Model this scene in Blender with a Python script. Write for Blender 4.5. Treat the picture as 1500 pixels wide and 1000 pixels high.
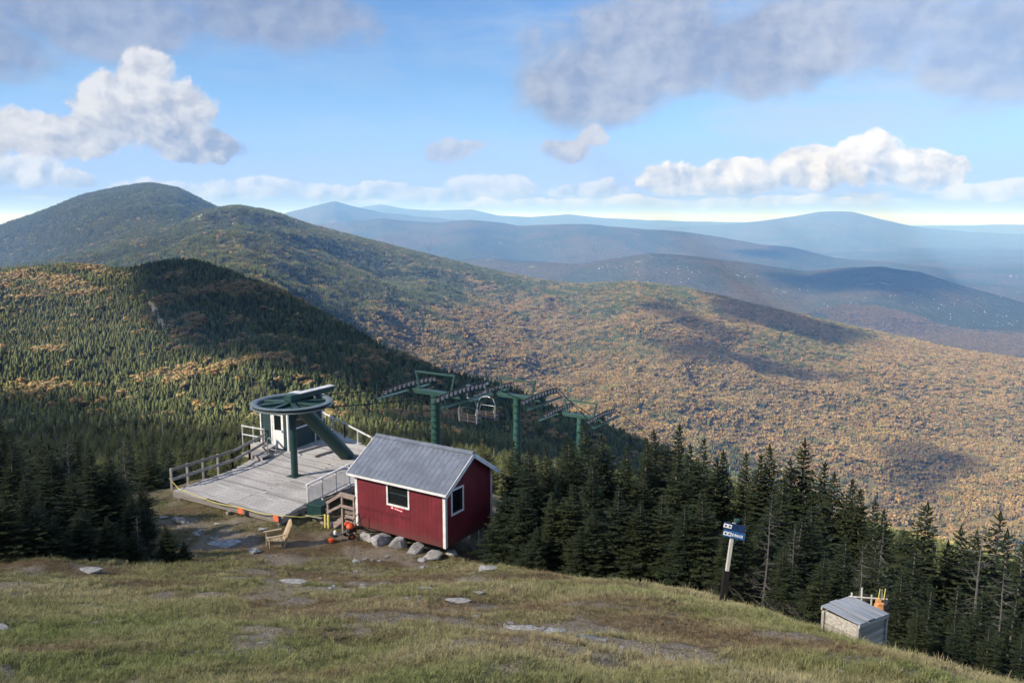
import bpy, bmesh, math, random
import numpy as np
from mathutils import Vector, Matrix, Euler

random.seed(7)
SC = bpy.context.scene
COL = SC.collection
for o in list(bpy.data.objects):
    bpy.data.objects.remove(o, do_unlink=True)

# ------------------------------------------------------------------ camera
FPX = 1180.0                      # focal length in pixels of the 1500 px wide photograph
PITCH = math.atan(180 / FPX)      # horizon stands 180 px above the picture centre
cam = bpy.data.cameras.new('camera')
cam.sensor_width = 36.0
cam.lens = 36.0 * FPX / 1500.0
cam.clip_start = 0.1
cam.clip_end = 300000
cam_ob = bpy.data.objects.new('camera', cam)
COL.objects.link(cam_ob)
cam_ob.location = (0, 0, 0)
cam_ob.rotation_euler = (math.pi / 2 - PITCH, 0, 0)
SC.camera = cam_ob
CP, SP = math.cos(PITCH), math.sin(PITCH)

def ray(px, py):
    x = (px - 750) / FPX
    v = (500 - py) / FPX
    return np.array([x, CP + v * SP, -SP + v * CP])

def atY(px, py, Y):
    d = ray(px, py)
    return d * (Y / d[1])

def atZ(px, py, z):
    d = ray(px, py)
    return d * (z / d[2])

def azel(px, py):
    d = ray(px, py)
    return (math.degrees(math.atan2(d[0], d[1])),
            math.degrees(math.atan2(d[2], math.hypot(d[0], d[1]))))

# ------------------------------------------------------------------ exposure
SC.render.engine = 'CYCLES'
SC.view_settings.view_transform = 'Standard'
SC.view_settings.look = 'None'
SC.view_settings.exposure = 1.32
SC.view_settings.gamma = 1.0
SC.view_settings.use_curve_mapping = False
SC.cycles.use_denoising = True
SC.cycles.use_adaptive_sampling = True
SC.cycles.adaptive_threshold = 0.02
SC.cycles.max_bounces = 6
SC.cycles.diffuse_bounces = 2
SC.cycles.glossy_bounces = 2
SC.cycles.transparent_max_bounces = 12
SC.cycles.volume_bounces = 0
SC.cycles.sample_clamp_indirect = 4.0

# ------------------------------------------------------------------ sun
SUN_AZ, SUN_EL = math.radians(-118), math.radians(34)   # from +Y, left is negative
S = np.array([math.cos(SUN_EL) * math.sin(SUN_AZ), math.cos(SUN_EL) * math.cos(SUN_AZ), math.sin(SUN_EL)])
sun = bpy.data.lights.new('sun', 'SUN')
sun.energy = 5.0
sun.angle = math.radians(0.53)
sun.color = (1.0, 0.89, 0.74)
sun_ob = bpy.data.objects.new('sun', sun)
COL.objects.link(sun_ob)
sun_ob.location = (-60, -40, 60)
sun_ob.rotation_euler = Vector(S).to_track_quat('Z', 'Y').to_euler()

# ------------------------------------------------------------------ world: sky and far clouds
W = bpy.data.worlds.new('World')
SC.world = W
W.use_nodes = True
WN, WL = W.node_tree.nodes, W.node_tree.links
WN.clear()

class NB:
    """tiny helper for writing node graphs as expressions"""
    def __init__(self, tree):
        self.n, self.l = tree.nodes, tree.links
    def put(self, sock, v):
        if isinstance(v, bpy.types.NodeSocket):
            self.l.new(v, sock)
        else:
            sock.default_value = v
    def m(self, op, a, b=0.0, c=0.0, clamp=False):
        k = self.n.new('ShaderNodeMath'); k.operation = op; k.use_clamp = clamp
        self.put(k.inputs[0], a); self.put(k.inputs[1], b); self.put(k.inputs[2], c)
        return k.outputs[0]
    def v(self, op, a, b=(0, 0, 0)):
        k = self.n.new('ShaderNodeVectorMath'); k.operation = op
        self.put(k.inputs[0], a)
        if len(k.inputs) > 1:
            self.put(k.inputs[1], b)
        return k.outputs['Value'] if op in ('DOT_PRODUCT', 'LENGTH', 'DISTANCE') else k.outputs[0]
    def xyz(self, a):
        k = self.n.new('ShaderNodeSeparateXYZ'); self.put(k.inputs[0], a)
        return k.outputs
    def vec(self, x, y, z=0.0):
        k = self.n.new('ShaderNodeCombineXYZ')
        self.put(k.inputs[0], x); self.put(k.inputs[1], y); self.put(k.inputs[2], z)
        return k.outputs[0]
    def noise(self, vec, scale, detail=4.0, rough=0.55, dist=0.0, dim='3D'):
        k = self.n.new('ShaderNodeTexNoise'); k.noise_dimensions = dim
        self.put(k.inputs['Vector'], vec); self.put(k.inputs['Scale'], scale)
        self.put(k.inputs['Detail'], detail); self.put(k.inputs['Roughness'], rough)
        self.put(k.inputs['Distortion'], dist)
        return k.outputs['Fac']
    def voro(self, vec, scale, feature='SMOOTH_F1', rand=1.0):
        k = self.n.new('ShaderNodeTexVoronoi'); k.feature = feature
        self.put(k.inputs['Vector'], vec); self.put(k.inputs['Scale'], scale)
        self.put(k.inputs['Randomness'], rand)
        return k.outputs['Distance']
    def ss(self, x, e0, e1, o0=0.0, o1=1.0):
        k = self.n.new('ShaderNodeMapRange'); k.interpolation_type = 'SMOOTHSTEP'
        self.put(k.inputs[0], x); self.put(k.inputs[1], e0); self.put(k.inputs[2], e1)
        self.put(k.inputs[3], o0); self.put(k.inputs[4], o1)
        return k.outputs[0]
    def mix(self, f, a, b, blend='MIX'):
        k = self.n.new('ShaderNodeMix'); k.data_type = 'RGBA'; k.blend_type = blend; k.clamp_factor = True
        self.put(k.inputs[0], f); self.put(k.inputs[6], a); self.put(k.inputs[7], b)
        return k.outputs[2]
    def ramp(self, f, stops, interp='LINEAR'):
        k = self.n.new('ShaderNodeValToRGB'); k.color_ramp.interpolation = interp
        el = k.color_ramp.elements
        while len(el) < len(stops):
            el.new(0.5)
        for e, (p, c) in zip(el, stops):
            e.position = p; e.color = (*c, 1.0)
        self.put(k.inputs[0], f)
        return k.outputs[0]
    def attr(self, name, kind='GEOMETRY'):
        k = self.n.new('ShaderNodeAttribute'); k.attribute_type = kind; k.attribute_name = name
        return k.outputs
    def coord(self, which='Object'):
        k = self.n.new('ShaderNodeTexCoord')
        return k.outputs[which]

SKY_STRENGTH = 0.066
g = NB(W.node_tree)
sky = WN.new('ShaderNodeTexSky')
sky.sky_type = 'NISHITA'
sky.sun_disc = False
sky.sun_elevation = SUN_EL
sky.sun_rotation = SUN_AZ % (2 * math.pi)
sky.altitude = 1200
sky.air_density = 1.0
sky.dust_density = 0.1
sky.ozone_density = 3.0
dirv = g.v('NORMALIZE', g.coord('Generated'))
X, Y_, Z = g.xyz(dirv)
AZ = g.m('DEGREES', g.m('ARCTAN2', X, Y_))
EL = g.m('DEGREES', g.m('ARCSINE', Z))
P2 = g.vec(AZ, EL, 0.0)
# wobble the coordinates so no outline stays an ellipse
warp = WN.new('ShaderNodeTexNoise'); warp.inputs['Scale'].default_value = 0.22
warp.inputs['Detail'].default_value = 5.0; warp.inputs['Roughness'].default_value = 0.6
WL.new(P2, warp.inputs['Vector'])
wv = g.v('MULTIPLY', g.v('SUBTRACT', warp.outputs['Color'], (0.5, 0.5, 0.5)), (3.2, 2.0, 0.0))
PW = g.v('ADD', P2, wv)
SUNOFF = (-0.55, 0.50, 0.0)                       # towards the sun across the sky, degrees
def billow(p):
    n = g.noise(p, 0.62, 7.0, 0.62)
    vv = g.voro(p, 0.75)
    return g.m('SUBTRACT', g.m('MULTIPLY_ADD', n, 1.5, -0.35), g.m('MULTIPLY', vv, 0.55))
B0 = billow(PW)
B1 = billow(g.v('ADD', PW, SUNOFF))
RELIEF = g.m('SUBTRACT', B0, B1)
SOFT = g.noise(g.v('MULTIPLY', P2, (0.55, 1.0, 1.0)), 0.32, 9.0, 0.64)
SOFT2 = g.noise(g.v('ADD', g.v('MULTIPLY', PW, (0.35, 1.3, 1.0)), (31.0, 7.0, 0.0)), 0.22, 8.0, 0.66)

def blobs(p, lst):
    f = None
    for (px, py, rx, ry) in lst:
        a, e = azel(px, py)
        a1, e1 = azel(px + rx, py)
        a2, e2 = azel(px, py - ry)
        sx, sy = 1.0 / abs(a1 - a), 1.0 / abs(e2 - e)
        q = g.v('MULTIPLY', g.v('SUBTRACT', p, (a, e, 0.0)), (sx, sy, 0.0))
        b = g.m('SUBTRACT', 1.0, g.v('DOT_PRODUCT', q, q))
        f = b if f is None else g.m('SMOOTH_MAX', f, b, 0.25)
    return f

def lin(r, gg, b):
    def c(v):
        v /= 255.0
        return v / 12.92 if v <= 0.04045 else ((v + 0.055) / 1.055) ** 2.4
    return np.array([c(r), c(gg), c(b)])

def skycol(r, gg, b):                             # picture colour -> world colour before strength and exposure
    k = 1.0 / (SKY_STRENGTH * 2 ** SC.view_settings.exposure)
    c = lin(r, gg, b) * k
    return (*c, 1.0)

color = g.v('MULTIPLY', sky.outputs[0], (0.70, 0.85, 1.02))
color = g.mix(g.ss(EL, 0.0, 9.0, 0.92, 0.0), color, tuple(np.array(skycol(160, 186, 255)) * np.array([1, 1, 1.3, 1])))
# thin high veil
veil = g.m('MULTIPLY', g.ss(SOFT2, 0.38, 0.66), g.ss(EL, 1.0, 8.0, 0.05, 0.75))
veil = g.m('MULTIPLY', veil, g.ss(AZ, -6.0, 16.0, 0.30, 1.0))
color = g.mix(veil, color, skycol(196, 214, 238))
# low band of haze-white clouds near the horizon
band = g.m('SUBTRACT', 1.0, g.m('ABSOLUTE', g.m('DIVIDE', g.m('SUBTRACT', EL, 1.45), 0.75)))
lown = g.noise(g.v('MULTIPLY', P2, (0.16, 1.0, 1.0)), 1.5, 6.0, 0.62)
bandA = g.m('MULTIPLY', g.ss(g.m('ADD', band, g.m('MULTIPLY_ADD', lown, 2.6, -1.6)), 0.0, 0.8), 0.75)
color = g.mix(bandA, color, g.mix(g.ss(lown, 0.45, 0.7), skycol(155, 182, 226), skycol(214, 228, 250)))

SOFTW = WN.new('ShaderNodeTexNoise'); SOFTW.inputs['Scale'].default_value = 0.13
SOFTW.inputs['Detail'].default_value = 2.5; SOFTW.inputs['Roughness'].default_value = 0.5
WL.new(P2, SOFTW.inputs['Vector'])
PS = g.v('ADD', P2, g.v('MULTIPLY', g.v('SUBTRACT', SOFTW.outputs['Color'], (0.5, 0.5, 0.5)), (6.0, 3.5, 0.0)))
PG = g.v('ADD', PS, g.v('MULTIPLY', wv, (0.7, 0.7, 0.0)))
def grey_cloud(lst, c_dark, c_light, amp, e0, e1, dens):
    global color
    f = g.m('ADD', blobs(PG, lst), g.m('MULTIPLY', g.m('SUBTRACT', SOFT, 0.5), amp))
    a = g.m('MULTIPLY', g.ss(f, e0, e1), dens)
    t = g.ss(g.m('ADD', g.m('MULTIPLY', RELIEF, 0.35), SOFT), 0.25, 0.75)
    color = g.mix(a, color, g.mix(t, skycol(*c_dark), skycol(*c_light)))

def cumulus(lst, base_px, h_px, c_dark, c_light, amp, e0=0.0, e1=0.30, dens=1.0, side=0.0):
    global color
    _, eb = azel(lst[0][0], base_px)
    _, et = azel(lst[0][0], base_px - h_px)
    f = blobs(PW, lst)
    below = g.m('MAXIMUM', g.m('SUBTRACT', eb, g.m('MULTIPLY_ADD', B0, 0.35, EL)), 0.0)
    f = g.m('SUBTRACT', f, g.m('MULTIPLY', below, 2.2))
    f = g.m('ADD', f, g.m('MULTIPLY', B0, amp))
    a = g.m('MULTIPLY', g.ss(f, e0, e1), dens)
    up = g.m('DIVIDE', g.m('SUBTRACT', EL, eb), et - eb)
    t = g.m('ADD', g.m('MULTIPLY_ADD', up, 0.75, 0.22), g.m('MULTIPLY', RELIEF, 1.1))
    if side:
        a0, _ = azel(lst[0][0], lst[0][1])
        t = g.m('SUBTRACT', t, g.m('MULTIPLY', g.m('SUBTRACT', AZ, a0), side))
    color = g.mix(a, color, g.ramp(t, [(0.0, tuple(skycol(*c_dark)[:3])), (0.42, tuple((0.55 * np.array(skycol(*c_dark)[:3]) + 0.45 * np.array(skycol(*c_light)[:3])))), (0.9, tuple(skycol(*c_light)[:3]))]))

# grey-lavender sheets along the top of the picture, going on overhead
grey_cloud([(120, 10, 280, 80), (390, 20, 170, 75), (-140, 60, 260, 90), (30, -120, 420, 110), (-300, 10, 220, 120)],
           (134, 152, 188), (172, 184, 208), 2.1, -0.05, 0.70, 0.88)
grey_cloud([(870, 130, 130, 75), (960, 70, 210, 95), (1120, 75, 140, 80), (1040, -110, 360, 110)],
           (146, 162, 194), (188, 197, 216), 2.0, -0.15, 0.6, 0.92)
grey_cloud([(1280, 45, 150, 85), (1470, 70, 140, 110), (1620, 40, 180, 110), (1400, -120, 280, 110)],
           (158, 174, 206), (194, 204, 224), 2.1, -0.20, 0.7, 0.80)
cumulus([(660, 224, 42, 20), (688, 216, 26, 12)], 246, 50, (150, 168, 204), (205, 213, 230), 1.5, 0.1, 0.75, 0.85)
cumulus([(830, 222, 36, 22), (858, 204, 30, 18)], 246, 60, (150, 168, 204), (212, 216, 230), 1.5, 0.1, 0.65, 0.9)
# cumulus
cumulus([(300, 278, 160, 18), (450, 276, 70, 15), (560, 280, 90, 14), (730, 274, 70, 20), (640, 284, 80, 12), (860, 278, 60, 14)],
        292, 34, (148, 172, 216), (222, 232, 252), 1.5, 0.1, 0.6, 0.85)
cumulus([(30, 252, 75, 26), (110, 262, 40, 14), (-120, 250, 110, 30)], 276, 50, (152, 172, 212), (228, 236, 250), 1.3, 0.0, 0.45, 0.9)
cumulus([(215, 110, 46, 46), (165, 160, 60, 52), (235, 165, 72, 62), (70, 202, 110, 34), (-60, 196, 100, 44), (295, 214, 68, 26)],
        236, 170, (150, 164, 192), (230, 232, 238), 1.0, 0.0, 0.42, 0.97, 0.045)
cumulus([(1000, 296, 400, 9), (1440, 284, 90, 14), (1500, 278, 80, 18), (1600, 272, 120, 26)], 302, 26, (170, 190, 226), (236, 243, 255), 1.2, 0.05, 0.6, 0.85)
cumulus([(1272, 232, 62, 38), (1190, 248, 75, 34), (1085, 258, 80, 26), (990, 262, 62, 24), (1350, 248, 75, 34), (1400, 240, 34, 18)],
        282, 88, (168, 184, 214), (255, 255, 255), 1.0, 0.0, 0.34, 1.0)
# the same broken cloud goes on over the rest of the sky, out of the picture
rest = g.m('MAXIMUM', g.ss(EL, 19.0, 27.0), g.ss(g.m('ABSOLUTE', AZ), 40.0, 52.0))
rest = g.m('MULTIPLY', rest, g.ss(EL, 0.5, 4.0))
color = g.mix(g.m('MULTIPLY', g.ss(SOFT, 0.47, 0.66), g.m('MULTIPLY', rest, 0.8)), color, skycol(196, 204, 222))
bg = WN.new('ShaderNodeBackground')
bg.inputs['Strength'].default_value = SKY_STRENGTH
WL.new(color, bg.inputs['Color'])
wo = WN.new('ShaderNodeOutputWorld')
WL.new(bg.outputs[0], wo.inputs['Surface'])
W.cycles.sampling_method = 'MANUAL'
W.cycles.sample_map_resolution = 512

# ------------------------------------------------------------------ helpers
RNG = np.random.default_rng(11)

def hash2(ix, iy, seed):
    n = (ix.astype(np.int64) * 374761393 + iy.astype(np.int64) * 668265263 + seed * 1442695041) & 0xffffffff
    n = ((n ^ (n >> 13)) * 1274126177) & 0xffffffff
    return ((n ^ (n >> 16)) & 0xffff) / 65535.0

def vnoise(x, y, seed=0):
    ix, iy = np.floor(x), np.floor(y)
    fx, fy = x - ix, y - iy
    fx, fy = fx * fx * (3 - 2 * fx), fy * fy * (3 - 2 * fy)
    a, b = hash2(ix, iy, seed), hash2(ix + 1, iy, seed)
    c, d = hash2(ix, iy + 1, seed), hash2(ix + 1, iy + 1, seed)
    return (a * (1 - fx) + b * fx) * (1 - fy) + (c * (1 - fx) + d * fx) * fy

def fbm(x, y, oct=4, seed=0):
    s, a, t = 0.0, 0.5, 0.0
    for k in range(oct):
        s = s + a * vnoise(x * 2 ** k, y * 2 ** k, seed + k * 17)
        t += a
        a *= 0.5
    return s / t

def sstep(x, a, b):
    t = np.clip((x - a) / (b - a), 0, 1)
    return t * t * (3 - 2 * t)

def tag(o, label=None, cat=None, group=None, kind=None):
    if label: o['label'] = label
    if cat: o['category'] = cat
    if group: o['group'] = group
    if kind: o['kind'] = kind
    return o

def new_mesh(name, verts, faces, smooth=False):
    me = bpy.data.meshes.new(name)
    verts = np.asarray(verts, dtype=np.float32)
    if isinstance(faces, np.ndarray):
        n, k = faces.shape
        me.vertices.add(len(verts)); me.vertices.foreach_set('co', verts.ravel())
        me.loops.add(n * k); me.loops.foreach_set('vertex_index', faces.astype(np.int32).ravel())
        me.polygons.add(n)
        me.polygons.foreach_set('loop_start', np.arange(0, n * k, k, dtype=np.int32))
        me.polygons.foreach_set('loop_total', np.full(n, k, dtype=np.int32))
        me.update(calc_edges=True)
    else:
        me.from_pydata([tuple(v) for v in verts], [], faces)
        me.update()
    if smooth:
        me.polygons.foreach_set('use_smooth', np.ones(len(me.polygons), dtype=bool))
    return me

def link(name, me, mat=None, parent=None, loc=None):
    o = bpy.data.objects.new(name, me)
    COL.objects.link(o)
    if mat is not None and me is not None and not me.materials:
        me.materials.append(mat)
    if parent is not None:
        o.parent = parent
    if loc is not None:
        o.location = loc
    return o

def add_attr(me, name, typ, data, domain='POINT'):
    a = me.attributes.new(name, typ, domain)
    d = np.asarray(data, dtype=np.int32 if typ == 'INT' else np.float32)
    if typ == 'FLOAT_VECTOR':
        a.data.foreach_set('vector', d.ravel())
    elif typ == 'FLOAT_COLOR':
        a.data.foreach_set('color', d.ravel())
    else:
        a.data.foreach_set('value', d.ravel())

def material(name):
    m = bpy.data.materials.new(name)
    m.use_nodes = True
    m.node_tree.nodes.clear()
    n = NB(m.node_tree)
    out = m.node_tree.nodes.new('ShaderNodeOutputMaterial')
    b = m.node_tree.nodes.new('ShaderNodeBsdfPrincipled')
    m.node_tree.links.new(b.outputs[0], out.inputs['Surface'])
    return m, n, b, out

def bump(n, b, height, dist, strength=1.0):
    k = n.n.new('ShaderNodeBump')
    k.inputs['Strength'].default_value = strength
    k.inputs['Distance'].default_value = dist
    n.put(k.inputs['Height'], height)
    n.l.new(k.outputs[0], b.inputs['Normal'])

# ------------------------------------------------------------------ height of the land
CTRL = []
def cpx(px, py, Y):
    CTRL.append(tuple(atY(px, py, Y)))
for a in [(750, 1000, 7.2), (0, 1000, 7.2), (1480, 1000, 8.6), (1120, 1000, 7.6), (400, 1000, 7.2),
          (750, 900, 13), (300, 900, 13), (0, 900, 13), (1100, 900, 14.4),
          (750, 850, 21), (400, 850, 20.5), (0, 850, 19.0), (1000, 868, 18.5),
          (0, 823, 22.5), (140, 824, 23.0), (280, 827, 24.0),
          (750, 832, 25), (600, 832, 26.3), (520, 815, 27.6), (660, 826, 27.0),
          (405, 803, 28.4), (300, 792, 29.2), (240, 738, 32.8), (405, 768, 30.6), (470, 780, 30.6),
          (720, 822, 28.4), (760, 840, 26.8), (900, 858, 24), (1060, 882, 20), (1200, 922, 15), (1262, 938, 13.4), (1400, 980, 10.6)]:
    cpx(*a)
CTRL += [(0, 0, -1.7), (-8, 0, -1.75), (8, 0, -2.2), (0, -10, -0.6), (-12, -12, -0.6), (14, -12, -2.6), (0, 3.5, -3.0), (-6, 3.5, -3.0), (5, 3.5, -3.2),
         (-15.8, 36, -12.4), (-9.6, 35.4, -12.6), (-13, 41, -13.2), (-8.5, 41, -13.6), (-7, 45, -15), (-4.7, 47.5, -16), (0.3, 60.5, -21.5), (4.2, 70, -27),
         (10, 15, -10.2), (14, 21, -14.4), (7, 25, -12.8), (12, 31, -16.6), (21, 30, -20.5), (20, 11, -12.2), (32, 20, -21.5), (1.5, 33.5, -14.2), (-2.5, 33, -12.9),
         (3, 45, -18.5), (20, 45, -27), (42, 40, -34), (-22, 31, -13.0), (-26, 40, -17.2), (-19, 23, -10.6), (-40, 30, -15.6), (-40, 14, -8.8), (-15, 50, -18.5), (-42, 55, -23),
         (15, 4, -6.2), (34, 0, -14), (-36, -6, -4), (40, -30, -12), (-40, -40, -5), (0, -45, 0)]
CT = np.array(CTRL)
_d = np.hypot(CT[:, None, 0] - CT[None, :, 0], CT[:, None, 1] - CT[None, :, 1])
def _tps(r):
    return np.where(r > 1e-9, r * r * np.log(np.maximum(r, 1e-9)), 0.0)
_n = len(CT)
_A = np.zeros((_n + 3, _n + 3))
_A[:_n, :_n] = _tps(_d) + np.eye(_n) * 0.35
_A[:_n, _n:] = np.c_[np.ones(_n), CT[:, :2]]
_A[_n:, :_n] = _A[:_n, _n:].T
_w = np.linalg.solve(_A, np.r_[CT[:, 2], 0, 0, 0])
def near_h(x, y):
    sh = x.shape
    x, y = x.ravel(), y.ravel()
    out = np.empty_like(x)
    for i in range(0, len(x), 20000):
        xs, ys = x[i:i + 20000], y[i:i + 20000]
        r = np.hypot(xs[:, None] - CT[None, :, 0], ys[:, None] - CT[None, :, 1])
        out[i:i + 20000] = _tps(r) @ _w[:_n] + _w[_n] + _w[_n + 1] * xs + _w[_n + 2] * ys
    out = out.reshape(sh)
    x, y = x.reshape(sh), y.reshape(sh)
    out = out + (fbm(x * 0.45, y * 0.45, 4, 5) - 0.5) * 0.5 + (fbm(x * 2.2, y * 2.2, 3, 9) - 0.5) * 0.12
    return out

def crest(pts, tree):
    return np.array([atY(px, py, Y) - np.array([0, 0, tree]) for px, py, Y in pts])
# crest line, front slope, back slope, rounding
LAYERS = [
    (crest([(-420, 420, 700), (-150, 398, 800), (0, 390, 860), (100, 381, 900), (180, 388, 900), (225, 378, 905), (265, 374, 900), (300, 379, 870), (380, 407, 800), (450, 441, 730),
            (560, 501, 620), (640, 537, 560), (720, 552, 520), (800, 588, 470), (940, 642, 420), (1100, 720, 360)], 8), 0.16, 0.55, 40, 9.0),
    (crest([(px_, py_, Y_ * 1.45) for px_, py_, Y_ in [(-300, 420, 1700), (-60, 400, 1750), (60, 382, 1850), (130, 366, 1950), (200, 345, 2100), (250, 332, 2200), (300, 306, 2300), (350, 300, 2350), (400, 309, 2350), (450, 327, 2400), (560, 355, 2450), (700, 390, 2500), (800, 411, 2500),
            (850, 416, 2450), (920, 412, 2350), (1000, 420, 2300), (1100, 444, 2200), (1200, 468, 2100), (1300, 489, 2000), (1400, 512, 1900), (1500, 527, 1800), (1800, 590, 1600)]], 8), 0.115, 0.45, 160, 38.0),
    (crest([(-500, 420, 4300), (-200, 372, 4500), (-60, 345, 4650), (0, 330, 4700), (60, 310, 4750), (120, 286, 4800), (180, 273, 4800), (220, 268, 4800), (260, 275, 4750), (310, 300, 4700), (380, 326, 4650), (470, 365, 4600)], 6), 0.15, 0.35, 160, 40.0),
    (crest([(560, 385, 8000), (730, 379, 7500), (850, 385, 7200), (950, 368, 7000), (1000, 371, 7000), (1100, 384, 6800), (1180, 397, 6600), (1240, 392, 6400), (1290, 389, 6300), (1350, 398, 6200), (1430, 424, 6000), (1500, 445, 5900), (1650, 480, 5800)], 5), 0.20, 0.25, 200, 30.0),
    (crest([(300, 345, 15000), (415, 330, 14500), (500, 325, 14000), (560, 318, 13600), (640, 326, 13200), (690, 322, 13000), (760, 333, 12800), (860, 330, 12500), (940, 336, 12200), (1000, 342, 12000), (1100, 356, 11500), (1160, 361, 11200), (1225, 378, 11000), (1400, 400, 10500)], 0), 0.14, 0.2, 300, 55.0),
    (crest([(300, 345, 21000), (380, 326, 20500), (415, 314, 20000), (450, 306, 20000), (490, 295, 20000), (520, 302, 20000), (560, 311, 20000), (610, 318, 20000), (700, 326, 20000), (800, 340, 20000)], 0), 0.14, 0.2, 400, 50.0),
    (crest([(900, 342, 26000), (980, 333, 25000), (1050, 330, 24000), (1120, 322, 24000), (1160, 318, 24000), (1200, 311, 24000), (1250, 311, 24000), (1290, 320, 24000), (1340, 331, 24000), (1420, 339, 24000), (1600, 350, 24000)], 0), 0.13, 0.2, 500, 60.0),
    (crest([(100, 330, 30000), (400, 318, 29000), (560, 300, 29000), (590, 305, 29000), (640, 309, 29000), (690, 306, 29000), (730, 315, 29000), (780, 318, 29000), (830, 313, 29000), (880, 320, 29000), (950, 323, 29000), (1100, 326, 30000), (1300, 330, 32000), (1700, 330, 32000)], 0), 0.12, 0.2, 800, 70.0),
]
FLOOR = -690.0

def prep(line):
    """crest as smooth functions of bearing: range and height"""
    la = np.degrees(np.arctan2(line[:, 0], line[:, 1])); lr = np.hypot(line[:, 0], line[:, 1]); lz = line[:, 2]
    A = np.linspace(-180, 180, 7201)
    fall = np.maximum(np.maximum(la[0] - A, A - la[-1]), 0)
    R_, Z_ = np.interp(A, la, lr), np.interp(A, la, lz)
    k = np.hanning(13); k /= k.sum()
    R_ = np.convolve(np.pad(R_, 6, 'edge'), k, 'valid'); Z_ = np.convolve(np.pad(Z_, 6, 'edge'), k, 'valid')
    k = np.hanning(61); k /= k.sum()
    R_ = np.convolve(np.pad(R_, 30, 'edge'), k, 'valid')
    return R_, Z_ - fall * lr.mean() * 0.012
PREP = [prep(l[0]) for l in LAYERS]

def far_h(x, y):
    r = np.hypot(x, y)
    az = np.degrees(np.arctan2(x, y))
    ai = (az + 180) / 360 * 7200
    i0 = np.clip(ai.astype(int), 0, 7199); fr = ai - i0
    # the mountain we stand on
    drop = 0.30 + 0.0016 * np.clip(az + 10, -20, 50)
    own = -6.0 - drop * r + 0.00016 * np.clip(r, 0, 700) ** 2 * (1 - sstep(az, -12, 22))
    own = np.where(np.abs(az) > 90, own - 20, own)
    z = np.where(own > FLOOR + 60, own, FLOOR + 60 * np.exp(np.clip((own - FLOOR - 60) / 60, -30, 0)))
    for i, (line, sf, sb, rnd, namp) in enumerate(LAYERS):
        rc, zc = PREP[i]
        zc = zc[i0] * (1 - fr) + zc[i0 + 1] * fr
        d = r - (rc[i0] * (1 - fr) + rc[i0 + 1] * fr)
        front = d < 0
        d = np.abs(d)
        sl = np.where(front, sf, sb)
        dd = np.sqrt(d * d + rnd * rnd) - rnd
        L = [230, 420, 700, 900, 1700, 2400, 3000, 5000][i]
        ng = fbm(x / L + 3.1 * i, y / L - 1.7 * i, 5, 31 + i)
        rid = 1 - np.abs(2 * ng - 1)
        rel = sstep(d, rnd * 0.4, rnd * 0.4 + L * 1.3)
        h = zc - sl * dd
        if i == 0:
            clamp = -95 - 0.1 * np.maximum(x + 150, 0)
            h = np.where(front, np.maximum(h, np.minimum(zc - 6 * (1 - np.exp(-dd / 60)), clamp)), h)
        h = h + (rid - 0.72) * namp * ((0.06 if i < 3 else 0.45) + 1.6 * rel) * 1.6
        k = 12.0 * (1 + i)
        hh = np.clip(0.5 + 0.5 * (h - z) / k, 0, 1)
        z = z * (1 - hh) + h * hh + k * hh * (1 - hh) * 0.5
    z = z + (fbm(x / 1800.0, y / 1800.0, 4, 77) - 0.5) * 120 * sstep(r, 5200, 8000)
    return z

def H(x, y):
    x = np.asarray(x, float); y = np.asarray(y, float)
    r = np.hypot(x, y)
    w = sstep(r, 48, 110)
    nh = near_h(np.where(r < 115, x, 0.0), np.where(r < 115, y, 0.0))
    return np.where(r < 115, nh * (1 - w), 0.0) + far_h(x, y) * w

def H1(x, y):
    return float(H(np.array([x]), np.array([y]))[0])

def on_land(px, py, t0=3.0, t1=60000.0):
    """where the sight line through a photo pixel meets the land"""
    d = ray(px, py)
    t = np.geomspace(t0, t1, 700)
    p = d[None, :] * t[:, None]
    below = p[:, 2] < H(p[:, 0], p[:, 1])
    i = int(np.argmax(below))
    if not below.any():
        return None
    lo, hi = t[max(i - 1, 0)], t[i]
    for _ in range(14):
        m = 0.5 * (lo + hi)
        q = d * m
        if q[2] < H1(q[0], q[1]):
            hi = m
        else:
            lo = m
    return d * hi

# ------------------------------------------------------------------ land meshes (rings round the summit)
az_list = np.r_[np.linspace(-180, -52, 28)[:-1], np.linspace(-52, 52, 520), np.linspace(52, 180, 28)[1:]]
AZL = np.radians(az_list)
RINGS = np.r_[np.geomspace(0.3, 4.5, 14)[:-1], np.geomspace(4.5, 75, 190)[:-1], np.geomspace(75, 5600, 350)[:-1], np.geomspace(5600, 110000, 140)]

def ring_mesh(name, rings):
    R, A = np.meshgrid(rings, AZL, indexing='ij')
    x, y = R * np.sin(A), R * np.cos(A)
    z = H(x, y)
    nr, na = R.shape
    v = np.stack([x, y, z], -1).reshape(-1, 3)
    i, j = np.meshgrid(np.arange(nr - 1), np.arange(na - 1), indexing='ij')
    a = (i * na + j).ravel()
    f = np.stack([a, a + na, a + na + 1, a + 1], -1)
    return new_mesh(name, v, f, True), v

def idx_near(r):
    return int(np.argmin(np.abs(RINGS - r)))
ia, ib = idx_near(75), idx_near(5600)
ground_me, gv = ring_mesh('ground', RINGS[:ia + 1])
hills_me, hv = ring_mesh('hills', RINGS[ia:ib + 1])
dist_me, dv = ring_mesh('distant_hills', RINGS[ib:])

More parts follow.
